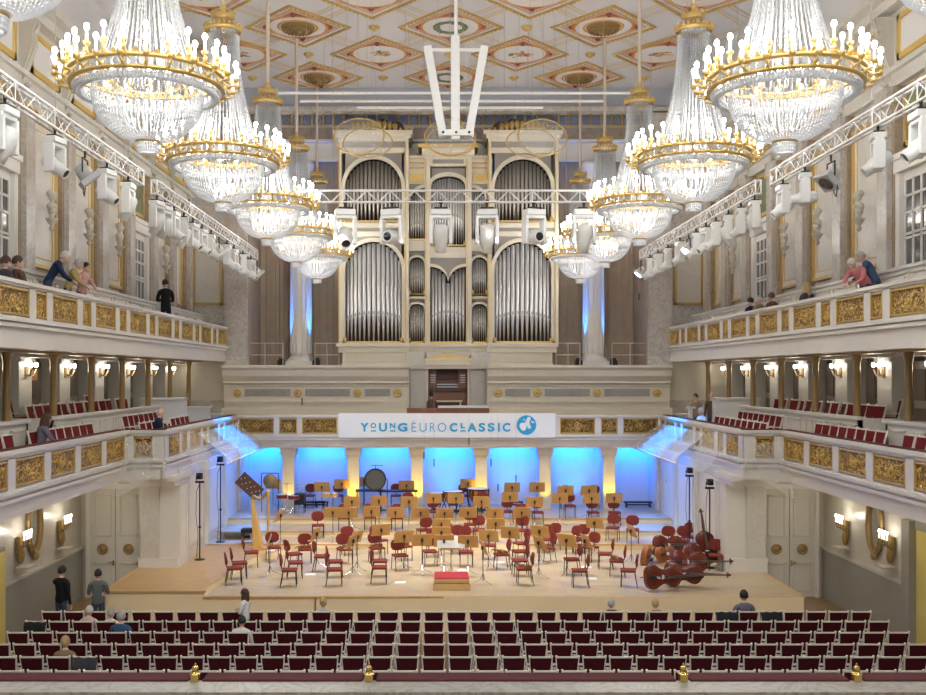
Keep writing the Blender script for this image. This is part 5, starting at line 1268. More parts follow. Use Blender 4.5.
# ---------------------------------------------------------------- harp, board, bench
D = 33.0-.6; X = Xp(262, D)
hp = thing('concert_harp', 'golden maple concert harp standing at the left of the orchestra', 'harp', (X, D, ZA if zlev(X, D) == ZA else zlev(X, D)))
b = MB(); b.cb((.0,0,.05), (.62,.4,.1)); b.build('base', ['harpgold'], hp, bev=.02)
b = MB(); b.lathe([(.06,.08),(.075,.12),(.05,.2),(.042,.3),(.042,1.68),(.06,1.72),(.05,1.8),(.075,1.88),(.06,1.92),(0,1.92)], 12, (.2,0,0)); b.build('column', ['harpgold'], hp)
b = MB(); b.hexa([(.02,-.22,.1),(.02,.22,.1),(-.26,.18,.1),(-.26,-.18,.1)], [(-.27,-.06,1.62),(-.27,.06,1.62),(-.36,.05,1.62),(-.36,-.05,1.62)]); b.build('soundbox', ['harpgold'], hp, bev=.01)
b = MB(); b.path([(-.33,0,1.6),(-.28,0,1.74),(-.16,0,1.66),(-.04,0,1.62),(.08,0,1.74),(.2,0,1.86)], .05, 8); b.build('neck', ['bronze'], hp)
b = MB()
for k in range(14):
    u = k/13; b.tube((-.05-.22*u, 0, .15+1.4*u), (.17-.46*u+.0, 0, 1.78-.12*u), .004, n=3, caps=False)
b.build('strings', ['paper'], hp)
D = 34.5; x0, z0 = at(249.5, 486, D)
t = thing('tilted_board', 'dark brown tilted board with pale dots beside the harp', 'board', (x0, D, z0))
b = MB(); b.cb((0,0,0), (.92,.06,.52)); o = b.build('panel', ['darkwood'], t, bev=.01); o.rotation_euler = (0, R(42), 0)
b = MB()
for k in range(11): b.ball((-.38+.075*k, -.035, .13*math.sin(k*2.1)), .018, .01, .018, 6, 4)
o2 = b.build('pale_dots', ['paper'], t); o2.rotation_euler = (0, R(42), 0)
b = MB(); b.tube((.1,.05,-.2), (.1,.05,-(z0-Z1)+.03), .02, n=6); b.cb((.1,.05,-(z0-Z1)+.02), (.5,.4,.04)); b.build('support', ['black'], t)
X, D, z = seat_at(249.5, 530, .5)
t = thing('piano_bench', 'black padded bench left of the harp', 'bench', (X, D, z)); b = MB(); b.cb((0,0,.44), (.52,.36,.13)); b.build('padded_seat', ['blackfab'], t, bev=.02)
for sx in (-1,1):
    for sy in (-1,1): b = MB(); b.cb((sx*.22,sy*.14,.19), (.04,.04,.38)); b.build('leg', ['black'], t)
# ---------------------------------------------------------------- percussion at the back
def onback(px, D=38.0, z=Z3): return (Xp(px, D), D, z)
for k, (px, D, lab, sc) in enumerate(((453,37.6,'left copper kettledrum behind the music stands',1.),(478,37.8,'right copper kettledrum behind the music stands',1.1),(437,38.2,'farthest left dark kettledrum half hidden by stands',.85))):
    t = thing('kettledrum', lab, 'timpani', onback(px, D), 0, 'kettledrums at the back'); t.scale = (sc,)*3
    b = MB(); b.lathe([(.36,.82),(.36,.74),(.34,.6),(.28,.45),(.18,.33),(.1,.28),(0,.27)], 24); b.build('bowl', ['copper'], t)
    b = MB(); b.lathe([(0,.84),(.35,.84),(.365,.82)], 24); b.build('drum_skin', ['drumhead'], t)
    b = MB(); b.torus((0,0,.81), .375, .02, 28, 6)
    for q in range(6): a = 2*PI*q/6; b.path([(.375*math.cos(a),.375*math.sin(a),.82),(.36*math.cos(a),.36*math.sin(a),.45),(.22*math.cos(a),.22*math.sin(a),.1),(.34*math.cos(a),.34*math.sin(a),.02)], .02, 5)
    b.torus((0,0,.08), .24, .03, 20, 6); b.build('frame', ['black'], t)
t = thing('bass_drum', 'large bass drum on a frame facing the hall before a blue niche', 'drum', onback(375.5, 38.3))
rx90 = Matrix.Rotation(PI/2, 4, 'X')
cz0 = at(VX, 479, 38.3)[1]-Z3
b = MB(); b.M = Matrix.Translation((0,0,cz0)) @ rx90; b.lathe([(.40,-.2),(.40,.2)], 32); b.build('shell', ['darkwood'], t)
b = MB(); b.M = Matrix.Translation((0,0,cz0)) @ rx90; b.lathe([(0,.19),(.38,.19)], 32); b.build('drum_skin', ['drumdark'], t)
b = MB(); b.torus((0,-.2,cz0), .395, .022, 36, 6, 0, Matrix.Rotation(PI/2, 3, 'X')); b.path([(-.45,0,0),(-.45,0,cz0)], .02); b.path([(.45,0,0),(.45,0,cz0)], .02); b.tube((-.45,0,cz0),(.45,0,cz0), .015); b.tube((-.5,0,.02),(.5,0,.02), .02); b.tube((-.16,0,cz0+.52),(.3,0,cz0+.52), .012); b.tube((0,0,cz0+.38),(0,0,cz0+.54), .012)
b.build('frame', ['black'], t)
t = thing('gong', 'dark round gong on a black stand behind the harp', 'gong', onback(270, 38.0)); cz0 = at(VX, 481, 38)[1]-Z3
b = MB(); b.M = Matrix.Translation((0,0,cz0)) @ rx90; b.lathe([(0,.05),(.1,.05),(.14,.02),(.26,.02),(.27,-.03)], 28); b.build('disc', ['bronze'], t)
b = MB(); b.path([(-.32,0,0),(-.32,0,cz0+.3),(.32,0,cz0+.3),(.32,0,0)], .018); b.build('stand_frame', ['black'], t)
for k, (px, r_, h_) in enumerate(((282,.2,.75),(294,.22,.7),(326,.18,.8),(334,.16,.78))):
    t = thing('snare_drum', f'small drum on a thin metal stand at the back, {ordw(k+1)} from the left', 'drum', onback(px, 37.2+.2*(k % 2)), 0, 'small drums on stands')
    b = MB(); b.lathe([(r_,h_-.14),(r_,h_)], 20); b.build('shell', ['oak' if k > 1 else 'redchair'], t)
    b = MB(); b.lathe([(0,h_+.002),(r_*.97,h_+.002)], 20); b.build('drum_skin', ['drumhead'], t)
    b = MB(); b.torus((0,0,h_), r_, .012, 20, 5); b.torus((0,0,h_-.14), r_, .012, 20, 5); b.tube((0,0,.1), (0,0,h_-.14), .015)
    for q in range(3): a = 2*PI*q/3; b.tube((0,0,.3), (.25*math.cos(a),.25*math.sin(a),.01), .01)
    b.build('stand', ['chrome'], t)
for k, (px, h_, r_) in enumerate(((287,1.05,.22),(301,1.0,.2))):
    t = thing('cymbal', f'thin cymbal on a chrome stand beside the small drums, {("left","right")[k]} one', 'cymbal', onback(px, 38.2), 0)
    b = MB(); b.lathe([(0,h_+.03),(.04,h_+.02),(r_,h_)], 20); b.build('plate', ['brass'], t); b = MB(); b.tube((0,0,.3), (0,0,h_+.05), .01)
    for q in range(3): a = 2*PI*q/3; b.tube((0,0,.3), (.22*math.cos(a),.22*math.sin(a),.01), .01)
    b.build('stand', ['chrome'], t)
for k, (px, wd, hh, lab) in enumerate(((369,1.0,.86,'black percussion table below the bass drum'),(398,1.5,.84,'long black percussion table right of the bass drum'),(300,.4,.72,'small black box between the two rear red chairs'))):
    t = thing('percussion_table', lab, 'table', onback(px, 37.6)); b = MB(); b.cb((0,0,hh), (wd,.5,.05)); 
    if k == 2: b.cb((0,0,hh-.2), (wd*.9,.4,.36))
    b.build('table_top', ['black'], t)
    for sx in (-1,1):
        for sy in (-1,1): b = MB(); b.tube((sx*wd*.45,sy*.2,0), (sx*wd*.45,sy*.2,hh), .014); b.build('leg', ['steel'], t)
for k, px in enumerate((314, 322, 513, 638)):
    X, D, z = onback(px, 39.3); w_ = (.9, .5, .8, 1.1)[k]
    t = thing('low_black_bench', f'low black bench against the blue niche wall, {ordw(k+1)} from the left', 'bench', (X, D, z), 0, 'low black benches'); b = MB(); b.cb((0,0,.2), (w_,.3,.05)); b.cb((0,0,.1), (w_*.8,.2,.04)); b.build('top', ['black'], t)
    for sx in (-1,1): b = MB(); b.cb((sx*w_*.42,0,.09), (.04,.28,.18)); b.build('leg', ['black'], t)
# tuba standing on a small stand at right
X, D, z = Xp(671, 37.0), 37.0, Z3
t = thing('tuba', 'brass tuba resting on a stand near the right stage wall', 'tuba', (X, D, z))
b = MB(); b.lathe([(.02,.25),(.06,.35),(.07,.9),(.1,1.1),(.2,1.28),(.21,1.28),(.1,1.08)], 18, (.0,0,.0)); b.path([(.0,0,.28),(.1,0,.2),(.22,0,.3),(.23,0,.8),(.18,0,.95),(.08,0,.9)], .05, 8); b.path([(.2,.06,.35),(.12,.08,.5),(.2,.06,.7)], .03, 6); b.build('body', ['brass'], t)
b = MB(); b.tube((.1,0,0), (.1,0,.25), .02)
for q in range(3): a = 2*PI*q/3; b.tube((.1,0,.12), (.1+.25*math.cos(a),.25*math.sin(a),.01), .012)
b.build('stand', ['black'], t)
# black floor stands with effect lamps at the stage sides
for k, (px, pb, pt, sd, s) in enumerate(((196.5,545,478,'left nearer',-1),(217.5,519,461,'left farther',-1),(692.5,527,472,'right farther',1),(713,548,484,'right nearer',1))):
    X = s*7.85; D = min(38, dside(px, X)) ; X = Xp(px, D); z = zlev(X, D); zt = at(VX, pt, D)[1]-z
    t = thing('lamp_stand', f'tall black pole stand with a small black lamp, {sd} side of stage', 'stage lamp', (X+s*-.1, D, z), 0, 'black pole stands at the stage sides')
    b = MB(); b.tube((0,0,.02), (0,0,zt-.1), .022, n=6); b.lathe([(0,0),(.16,0),(.16,.02),(0,.03)], 14); b.cb((0,0,zt*.4), (.07,.07,.06)); b.build('pole', ['black'], t)
    b = MB(); b.cb((0,0,zt-.12), (.26,.1,.06)); b.cb((0,-.02,zt+.06), (.16,.2,.18)); b.tube((0,-.12,zt+.06), (0,-.2,zt+.04), .07, n=10); b.tube((-.11,0,zt-.1), (-.11,0,zt+.06), .012); b.build('lamp', ['black'], t)
    b = MB(); b.path([(s*-.03,0,zt-.1),(-.1,0,zt-.4),(-.12,0,zt*.55),(-.05,0,zt*.3),(-.1,0,.05)], .008, 4); b.build('cable', ['black'], t)
b = MB(); b.cb((0,0,.28), (1.1,.7,.05)); 
for sx in (-1,1):
    for sy in (-1,1): b.cb((sx*.5,sy*.3,.14), (.05,.05,.28))
tag(b.build('low_platform', ['meshgrey'], None, (-7.3, 34.2, Z1 if 1 else 0)), 'small grey platform under the farther left lamp stand', 'platform')
# ================================================================ hall seats
def make_seat():
    t = thing('hall_seat', '', 'seat')
    b = MB()   # frame: back stiles flare outwards, rails, legs
    for sx in (-1, 1):
        b.hexa([(sx*.17,-.24,.0),(sx*.21,-.24,0),(sx*.21,-.2,0),(sx*.17,-.2,0)], [(sx*.175,-.26,.45),(sx*.215,-.26,.45),(sx*.215,-.2,.45),(sx*.175,-.2,.45)])
        b.hexa([(sx*.175,-.26,.45),(sx*.2,-.26,.45),(sx*.2,-.21,.45),(sx*.175,-.21,.45)], [(sx*.222,-.36,.95),(sx*.247,-.36,.95),(sx*.247,-.32,.95),(sx*.222,-.32,.95)])
        b.hexa([(sx*.19,.2,0),(sx*.22,.2,0),(sx*.22,.24,0),(sx*.19,.24,0)], [(sx*.19,.2,.42),(sx*.23,.2,.42),(sx*.23,.24,.42),(sx*.19,.24,.42)])
        b.path([(sx*.215,-.28,.60),(sx*.225,0,.61),(sx*.225,.18,.58),(sx*.21,.22,.42)], .014, 6); b.ball((sx*.23,-.345,.965), .028, .028, .028, 6, 4)
    b.hexa([(-.22,-.36,.93),(.22,-.36,.93),(.22,-.32,.93),(-.22,-.32,.93)], [(-.24,-.365,.96),(.24,-.365,.96),(.24,-.325,.96),(-.24,-.325,.96)])
    b.cb((0,-.25,.5), (.38,.05,.05)); b.cb((0,0,.4), (.44,.46,.05))
    b.build('frame', ['seatwhite'], t)
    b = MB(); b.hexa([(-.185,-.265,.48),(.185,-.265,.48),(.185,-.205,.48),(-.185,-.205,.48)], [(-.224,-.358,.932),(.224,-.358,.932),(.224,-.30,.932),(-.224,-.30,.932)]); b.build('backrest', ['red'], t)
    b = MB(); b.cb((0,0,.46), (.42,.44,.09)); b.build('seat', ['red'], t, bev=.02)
    return t
seatp = make_seat()
ROWS = [24.72, 23.75, 22.75, 21.77, 20.8, 19.83]
RW = ['front row', 'second row', 'third row', 'fourth row', 'fifth row', 'sixth row, mostly hidden']
taken = {}
PIT = .551
for r_, y in enumerate(ROWS):
    vis = [n for n in range(-18, 19) if -4 < VX+(n*PIT-CX)*F/(y-.3) < 930]
    for i, n in enumerate(vis):
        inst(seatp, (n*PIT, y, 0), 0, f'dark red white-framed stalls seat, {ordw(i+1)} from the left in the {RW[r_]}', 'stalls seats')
# balcony seats
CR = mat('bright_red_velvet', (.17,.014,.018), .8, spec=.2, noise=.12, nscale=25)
bs = make_seat.__call__()
for o in KID[bs.name]:
    if o.name.startswith(('seat', 'backrest')):
        o.data = o.data; o.data.materials[0] = CR
def bseat(s, x, y, z, lab, grp, jit=0.):
    return inst(bs, (s*x, y, z), s*PI/2+jit, lab, grp)
for s in (-1, 1):
    sd = SIDE[s]
    fr = [20.4,21.0,21.6,22.2,23.6,24.15,24.7,25.25,25.8,26.35,26.9,27.4]
    for k, y in enumerate(fr[::-1]): bseat(s, 9.75, y, 4.46, f'red velvet white-framed seat at {sd} lower balcony rail, {ordw(k+1)} before the balcony corner', f'front seats of the {sd} lower balcony')
    for k in range(8): bseat(s, 9.95, 35.1-k*.56, 4.52, f'red velvet seat in rear pair-row beyond {sd} balcony corner, {ordw(k+1)} from the organ end', f'rear pair-row seats, {sd} lower balcony')
    ys = [29.0,29.6,30.2,30.8]+[32.3,32.9,33.5,34.1] if s < 0 else [29.0+.6*k for k in range(9)]
    for k, y in enumerate(sorted(ys, reverse=True)): bseat(s, 8.75, y, 4.4, f'red velvet seat at {sd} rail beyond the balcony corner, {ordw(k+1)} from the organ end', f'front seats beyond the {sd} balcony corner')
    bx_ = [25.85,26.4,26.95,27.6,28.2,28.8,29.35,30.1,30.8,31.4,32.0,33.0,33.6]
    for k, y in enumerate(bx_[::-1]): bseat(s, 10.75, y, 5.0, f'red velvet seat inside {sd} balcony box, {ordw(k+1)} from the organ end', f'box seats, {sd} lower balcony', random.uniform(-.2, .2))
    for k, y in enumerate((26.0, 28.9, 31.6)): bseat(s, 11.25, y, 5.15, f'red velvet back-row seat raised behind {sd} balcony box, {ordw(3-k)} from the organ end', f'raised box seats, {sd} lower balcony')
b = MB()
for s in (-1,1):
    for y in (26.0, 28.9, 31.6): b.box(s*10.95, y-.35, 4.88, s*11.34, y+.35, 5.15)
struct(b.build('floor_box_steps', 'wallbeige'))
b = MB(); 
for s in (-1,1): b.box(s*9.6, 30.9, 4.28, s*10.28, 35.4, 4.52)
struct(b.build('floor_pair_row_step', 'wallbeige'))
for k, y in enumerate((23.5, 24.15, 24.8)): inst(bs, (-9.7, y, 7.95), -PI/2+.3, f'red and white seat at left upper gallery rail, {ordw(3-k)} before the leaning couple', 'front seats of the left upper gallery')
for k in range(24): inst(bs, (10.5, 26.0+k*.6, 8.42), PI/2, f'seat peeping over the right upper gallery screen, {ordw(24-k)} from the organ end', 'rear seats of the right upper gallery')
for k in range(3): inst(bs, (9.65, 36.4+k*.6, 7.95), PI/2, f'red seat low behind right upper gallery rail, {ordw(3-k)} from the organ end', 'front seats of the right upper gallery')
b = MB(); b.box(10.1, 25.5, 7.68, 10.8, 40.4, 8.42); struct(b.build('floor_gallery_step', 'wallbeige'))
# ================================================================ rear balcony rail in front of the camera
def zr_(py, D): return at(VX, py, D)[1]
D1, D2 = 5.05, 5.26
b = MB(); b.box(-6.5, 5.07, 3.9, 5.8, 5.2, zr_(680, 5.2)-.02); b.box(-6.6, 5.045, zr_(681, 5.2)-.045, 5.9, 5.24, zr_(680.5, 5.24), 0); b.box(-6.5, 4.9, 3.9, 5.8, 5.07, zr_(681, 5.2)-.05, 1)
t = tag(b.build('rear_balcony_rail', ['ledge', 'oak']), 'pale marble balcony ledge running along the bottom edge', 'balcony rail')
b = MB()
ks = [Xp(p, 5.3) for p in (198.5, 370, 680, 851)]
edges = [-6.5]+[v for k in ks for v in (k-.035, k+.035)]+[5.8]
for a, c in zip(edges[::2], edges[1::2]): b.box(a, 5.22, zr_(680, 5.26)-.1, c, 5.36, zr_(672, 5.36))
b.build('velvet_pad', ['velvet'], t, bev=.01)
for k, x in enumerate(ks):
    q = thing('brass_finial', f'small brass finial on the bottom balcony ledge, {ordw(k+1)} from the left', 'finial', (x, 5.23, zr_(680.5, 5.24)), 0, 'brass finials on the ledge')
    b = MB(); b.cb((0,0,.02), (.04,.04,.04)); b.lathe([(.03,.04),(.02,.045),(.018,.055)], 12); b.build('foot', ['brass'], q)
    b = MB(); b.ball((0,0,.066), .017, .017, .017, 12, 8); b.ball((0,0,.086), .006, .006, .01, 6, 4); b.build('knob', ['brass'], q)
# ================================================================ people
M['skin'] = mat('skin', (.56,.33,.23), .55); M['skin2'] = mat('skin_light', (.66,.43,.33), .55)
def cl(n, c): 
    if n not in M: M[n] = mat('cloth_'+n, c, .85, spec=.2, noise=.12, nscale=18)
    return n
for n, c in dict(navy=(.02,.035,.08), tan=(.42,.33,.14), pink=(.60,.36,.34), blackc=(.012,.012,.015), greyc=(.13,.15,.16), palepink=(.62,.48,.47), whitec=(.72,.73,.72), bluec=(.05,.10,.19), olive=(.26,.20,.12), jeans=(.05,.07,.12), charcoal=(.06,.06,.07), rosep=(.62,.22,.24), steelb=(.07,.12,.22), brownc=(.14,.08,.06), paleb=(.5,.5,.47), purpleg=(.16,.15,.2)).items(): cl(n, c)
for n, c in dict(hblack=(.012,.01,.01), hbrown=(.07,.035,.018), hgrey=(.42,.41,.39), hblond=(.45,.32,.14), hwhite=(.62,.61,.58), hbald=(.5,.42,.38)).items(): M[n] = mat('hair_'+n[1:], c, .6, noise=.25, nscale=40)
def person(label, loc, face, shirt, trousers, hair, pose='stand', long=False, skin='skin2', lean=0., headturn=0., h=1.72, arms=None, bun=False, sleeves=True):
    """a figure facing its local +y; one skin surface, hair as a child"""
    k = h/1.74
    t = [0,0]
    J = {}
    def rotx(p, a, o): 
        y, z = p[1]-o[1], p[2]-o[2]; return Vector((p[0], o[1]+y*math.cos(a)+z*math.sin(a), o[2]-y*math.sin(a)+z*math.cos(a)))
    sit = pose == 'sit'
    ph = .45 if sit else .95
    P = Vector((0,0,ph))
    up = {'belly': (0,.01,ph+.16), 'chest': (0,.0,ph+.36), 'neckb': (0,-.01,ph+.52), 'neck': (0,.01,ph+.59), 'head0': (0,.02,ph+.65)}
    for q, s in (('L',-1),('R',1)): up['sh'+q] = (s*.19,-.01,ph+.47)
    J = {n: rotx(Vector(p), lean, P) for n, p in up.items()}
    A = arms or ('rest' if sit else 'down')
    for q, s in (('L',-1),('R',1)):
        sh = J['sh'+q]; a = A[0 if q == 'L' else 1] if isinstance(A, (list, tuple)) else A
        if a == 'down': el = sh+Vector((s*.05,-.02,-.29)); wr = el+Vector((s*.01,.06,-.25))
        elif a == 'rest': el = sh+Vector((s*.05,.06,-.28)); wr = Vector((s*.12,.30,ph+.12))
        elif a == 'rail': el = sh+Vector((s*.07,.14,-.24)); wr = el+Vector((-s*.10,.17,-.12))
        elif a == 'phone': el = sh+Vector((s*.12,.2,-.12)); wr = sh+Vector((-s*.06,.16,.13))
        elif a == 'folded': el = sh+Vector((s*.07,.06,-.28)); wr = el+Vector((-s*.24,.14,.06))
        J['el'+q] = el; J['wr'+q] = wr; J['ha'+q] = wr+(wr-el).normalized()*.07
        hp_ = Vector((s*.09,0,ph-.02))
        if sit: kn = Vector((s*.11,.40,ph)); an = Vector((s*.11,.38,.08)); to = an+Vector((0,.13,-.04))
        else: kn = Vector((s*.10,.02,.50)); an = Vector((s*.10,-.02,.09)); to = an+Vector((s*.02,.14,-.045))
        J['hp'+q], J['kn'+q], J['an'+q], J['to'+q] = hp_, kn, an, to
    J['pel'] = P
    names = list(J); idx = {n: i for i, n in enumerate(names)}
    E = [('pel','belly'),('belly','chest'),('chest','neckb'),('neckb','neck'),('neck','head0')]
    for q in 'LR': E += [('neckb','sh'+q),('sh'+q,'el'+q),('el'+q,'wr'+q),('wr'+q,'ha'+q),('pel','hp'+q),('hp'+q,'kn'+q),('kn'+q,'an'+q),('an'+q,'to'+q)]
    rad = {'pel':(.155,.115),'belly':(.155,.11),'chest':(.185,.125),'neckb':(.10,.08),'neck':(.052,.055),'head0':(.05,.05)}
    for q in 'LR': rad.update({'sh'+q:(.078,.078),'el'+q:(.052,.052),'wr'+q:(.03,.03),'ha'+q:(.038,.022),'hp'+q:(.095,.10),'kn'+q:(.062,.062),'an'+q:(.043,.043),'to'+q:(.045,.032)})
    vs = [J[n] for n in names]; es = [(idx[a], idx[c]) for a, c in E]; rr = [rad[n] for n in names]
    # five fingers, unequal and bent
    for q, s in (('L',-1),('R',1)):
        d = (J['ha'+q]-J['wr'+q]).normalized(); side = d.cross(Vector((0,0,1)));  side = side.normalized() if side.length > .2 else Vector((1,0,0)); nrm = side.cross(d)
        for i, L in enumerate((.075,.085,.08,.062)):
            b0 = J['ha'+q]+side*(-.03+.02*i)+d*.01; m = b0+d*L*.55-nrm*.004; e = m+d*L*.4-nrm*L*.35
            n0 = len(vs); vs += [b0, m, e]; rr += [(.0095,.0095)]*2+[(.008,.008)]; es += [(idx['ha'+q], n0), (n0, n0+1), (n0+1, n0+2)]
        b0 = J['wr'+q]+side*-.03+d*.03; e = b0+side*-.03+d*.035; n0 = len(vs); vs += [b0, e]; rr += [(.012,.012),(.01,.01)]; es += [(idx['wr'+q], n0), (n0, n0+1)]
    me = bpy.data.meshes.new('body'); me.from_pydata([tuple(v) for v in vs], es, []); ob = bpy.data.objects.new('body', me); COL.objects.link(ob)
    m_ = ob.modifiers.new('skin', 'SKIN'); m_.use_smooth_shade = True
    for i, (a, c) in enumerate(rr): me.skin_vertices[0].data[i].radius = (a, c); me.skin_vertices[0].data[i].use_root = (i == idx['pel'])
    s_ = ob.modifiers.new('sub', 'SUBSURF'); s_.levels = s_.render_levels = 1
    dg = bpy.context.evaluated_depsgraph_get(); bm = bmesh.new(); tmp = bpy.data.meshes.new_from_object(ob.evaluated_get(dg)); bm.from_mesh(tmp)
    # materials by the nearest bone
    reg = []
    for a, c in es[:len(E)]:
        n = names[a], names[c]; key = n[1]
        r_ = 1 if key in ('hpL','hpR','belly','chest','neckb','shL','shR','elL','elR') else (1 if key in ('wrL','wrR') and sleeves else 0 if key in ('neck','head0','wrL','wrR','haL','haR') else 2 if key in ('hpL','hpR','knL','knR','anL','anR') else 3)
        reg.append((vs[a].lerp(vs[c], .55) if key == 'neck' else vs[a], vs[c], r_))
    reg += [(vs[a], vs[c], 0) for a, c in es[len(E):]]
    def near(p):
        best = (9, 0)
        for a, c, r_ in reg:
            d = c-a; u = max(0, min(1, (p-a).dot(d)/max(1e-9, d.length_squared))); q = (p-a-d*u).length
            if q < best[0]: best = (q, r_)
        return best[1]
    for f in bm.faces: f.material_index = near(f.calc_center_median()); f.smooth = True
    # head joined to the same surface mesh
    hc = J['head0']+ (J['head0']-J['neck']).normalized()*.075
    hd = MB(); hm = Matrix.Translation(hc) @ Matrix.Scale(1.12, 4) @ Matrix.Rotation(headturn, 4, 'Z') @ Matrix.Rotation(-lean*.6, 4, 'X'); hd.M = hm
    hd.ball((0,0,.01), .077, .095, .115, 18, 12, 0); hd.ball((0,.03,-.055), .055, .065, .05, 12, 8, 0)
    hd.hexa([(-.016,.085,-.025),(.016,.085,-.025),(.012,.115,-.02),(-.012,.115,-.02)], [(-.008,.085,.025),(.008,.085,.025),(.004,.097,.022),(-.004,.097,.022)], 0)
    for q in (-1, 1): hd.ball((q*.078,-.005,-.005), .012, .022, .03, 8, 6, 0); hd.ball((q*.03,.083,.018), .013, .009, .008, 8, 5, 4); hd.ball((q*.03,.084,.035), .018, .008, .004, 6, 4, 5)
    hd.ball((0,.09,-.058), .024, .009, .007, 8, 5, 6)
    n0 = len(bm.verts); nv = [bm.verts.new(v) for v in hd.v]
    for f, mi in zip(hd.f, hd.m):
        try: nf = bm.faces.new([nv[i] for i in f]); nf.material_index = mi; nf.smooth = True
        except ValueError: pass
    body = bpy.data.meshes.new('body'); bm.to_mesh(body); bm.free(); bpy.data.objects.remove(ob)
    for x in (skin, shirt, trousers, 'black', 'hblack', hair, 'rosep'): body.materials.append(M[x])
    root = thing('person', label, 'person', loc, R(face)); root.scale = (k,)*3
    bo = bpy.data.objects.new('body', body); COL.objects.link(bo); bo.parent = root; KID.setdefault(root.name, []).append(bo)
    b = MB(); b.M = hm
    if hair == 'hbald':
        b.ball((0,-.03,-.02), .08, .085, .07, 16, 8)
    else:
        n, kk_ = 18, 10; vs = []; fs = []
        for j in range(kk_+1):
            th = (PI*.62)*j/kk_
            for i in range(n):
                u = 2*PI*i/n; fr = max(0, math.sin(u)); lim = 1-.42*fr**2
                tt = th*lim; vs.append((.089*math.sin(tt)*math.cos(u), -.012+.108*math.sin(tt)*math.sin(u), .018+.122*math.cos(tt)))
        for j in range(kk_):
            for i in range(n): fs.append((j*n+i, j*n+(i+1) % n, (j+1)*n+(i+1) % n, (j+1)*n+i))
        b.add(vs, fs, 0, True)
        if long: b.hexa([(-.085,-.11,-.30),(.085,-.11,-.30),(.08,-.06,-.30),(-.08,-.06,-.30)], [(-.09,-.095,.04),(.09,-.095,.04),(.088,.03,.04),(-.088,.03,.04)]); b.ball((0,-.06,-.1), .1, .07, .2, 12, 8); b.ball((-.08,.0,-.12), .03, .05, .16, 8, 6); b.ball((.08,.0,-.12), .03, .05, .16, 8, 6)
        if bun: b.ball((0,-.1,.06), .045, .045, .045, 10, 7)
    b.build('hair', [hair], root)
    return root
rows = lambda n: ROWS[n]-.0
def sitter(label, px, row, shirt, hair, **kw):
    kw.setdefault('h', 1.56)
    y = ROWS[row]; n = round((Xp(px, y)-0)/PIT); x = n*PIT
    return person(label, (x, y+.02, -.0), kw.pop('face', 0), shirt, kw.pop('trousers', 'jeans'), hair, 'sit', **kw)
DF = 26.0
person('person in black standing with a phone at the left hall wall', (Xp(57, 25.2), 25.5, 0), -20, 'blackc', 'jeans', 'hblack', arms=('phone','down'), h=1.78, headturn=.2, long=False)
person('person in grey T-shirt standing behind the front row near left doors', (Xp(98, 25.6), 25.6, 0), 10, 'greyc', 'jeans', 'hblack', arms='folded', h=1.68, sleeves=False)
sitter('seated person with white hair in a pale pink shirt', 98, 1, 'palepink', 'hwhite', lean=.12, h=1.62)
sitter('seated short-haired person in white between two other listeners', 119, 1, 'whitec', 'hgrey', h=1.55)
sitter('seated grey-haired person in a navy jacket, third of the left trio', 132, 2, 'bluec', 'hgrey', h=1.8)
sitter('seated blonde person in an olive top near the lower left', 63, 4, 'olive', 'hblond', h=1.7, sleeves=False)
person('person with long dark hair and white blouse standing among the seats', (Xp(245, 24.2), 24.25, 0), 75, 'whitec', 'blackc', 'hbrown', long=True, arms='folded', h=1.48, skin='skin')
sitter('seated dark-haired person in white beside the standing one', 239, 2, 'whitec', 'hblack', lean=.1, h=1.62)
sitter('seated person with blond updo in grey, alone in the front row', 319, 0, 'paleb', 'hblond', bun=True, h=1.6)
sitter('seated person in a light grey cap and dark top, front row', 615, 0, 'charcoal', 'hgrey', h=1.56)
sitter('seated blonde person in a beige top, front row right of centre', 661, 0, 'olive', 'hblond', h=1.55, skin='skin2')
sitter('seated dark-haired person in a grey fur-like jacket, front row right', 747, 0, 'purpleg', 'hblack', h=1.85)
# upper gallery, left
UZ = 8.0
def gp(px, x): return (x, dside(px, x), UZ)
person('person with glasses and short hair seated in left upper gallery', (-9.8, dside(17, -9.8), UZ), -35, 'brownc', 'jeans', 'hbrown', 'sit', h=1.85, headturn=-.6)
person('person at the far left edge seated in left upper gallery', (-9.8, dside(5, -9.8), UZ), -35, 'charcoal', 'jeans', 'hbrown', 'sit', h=1.75)
person('white-haired person in navy leaning over the left upper gallery rail', (-9.75, dside(47, -9.75), UZ), -70, 'navy', 'jeans', 'hwhite', lean=.55, arms='rail', h=1.76)
person('grey-haired person in tan jacket leaning at the left upper rail', (-9.65, dside(67, -9.65), UZ), -80, 'tan', 'jeans', 'hgrey', lean=.4, arms='rail', h=1.62)
person('dark-haired person in pink top standing at the left upper rail', (-9.6, dside(81, -9.6), UZ), -110, 'pink', 'blackc', 'hblack', lean=.2, arms='rail', h=1.58, sleeves=False)
person('person in black suit standing alone at the left upper gallery rail', (-9.6, dside(166, -9.6), UZ), 35, 'blackc', 'blackc', 'hblack', h=1.9, arms='folded', lean=.05)
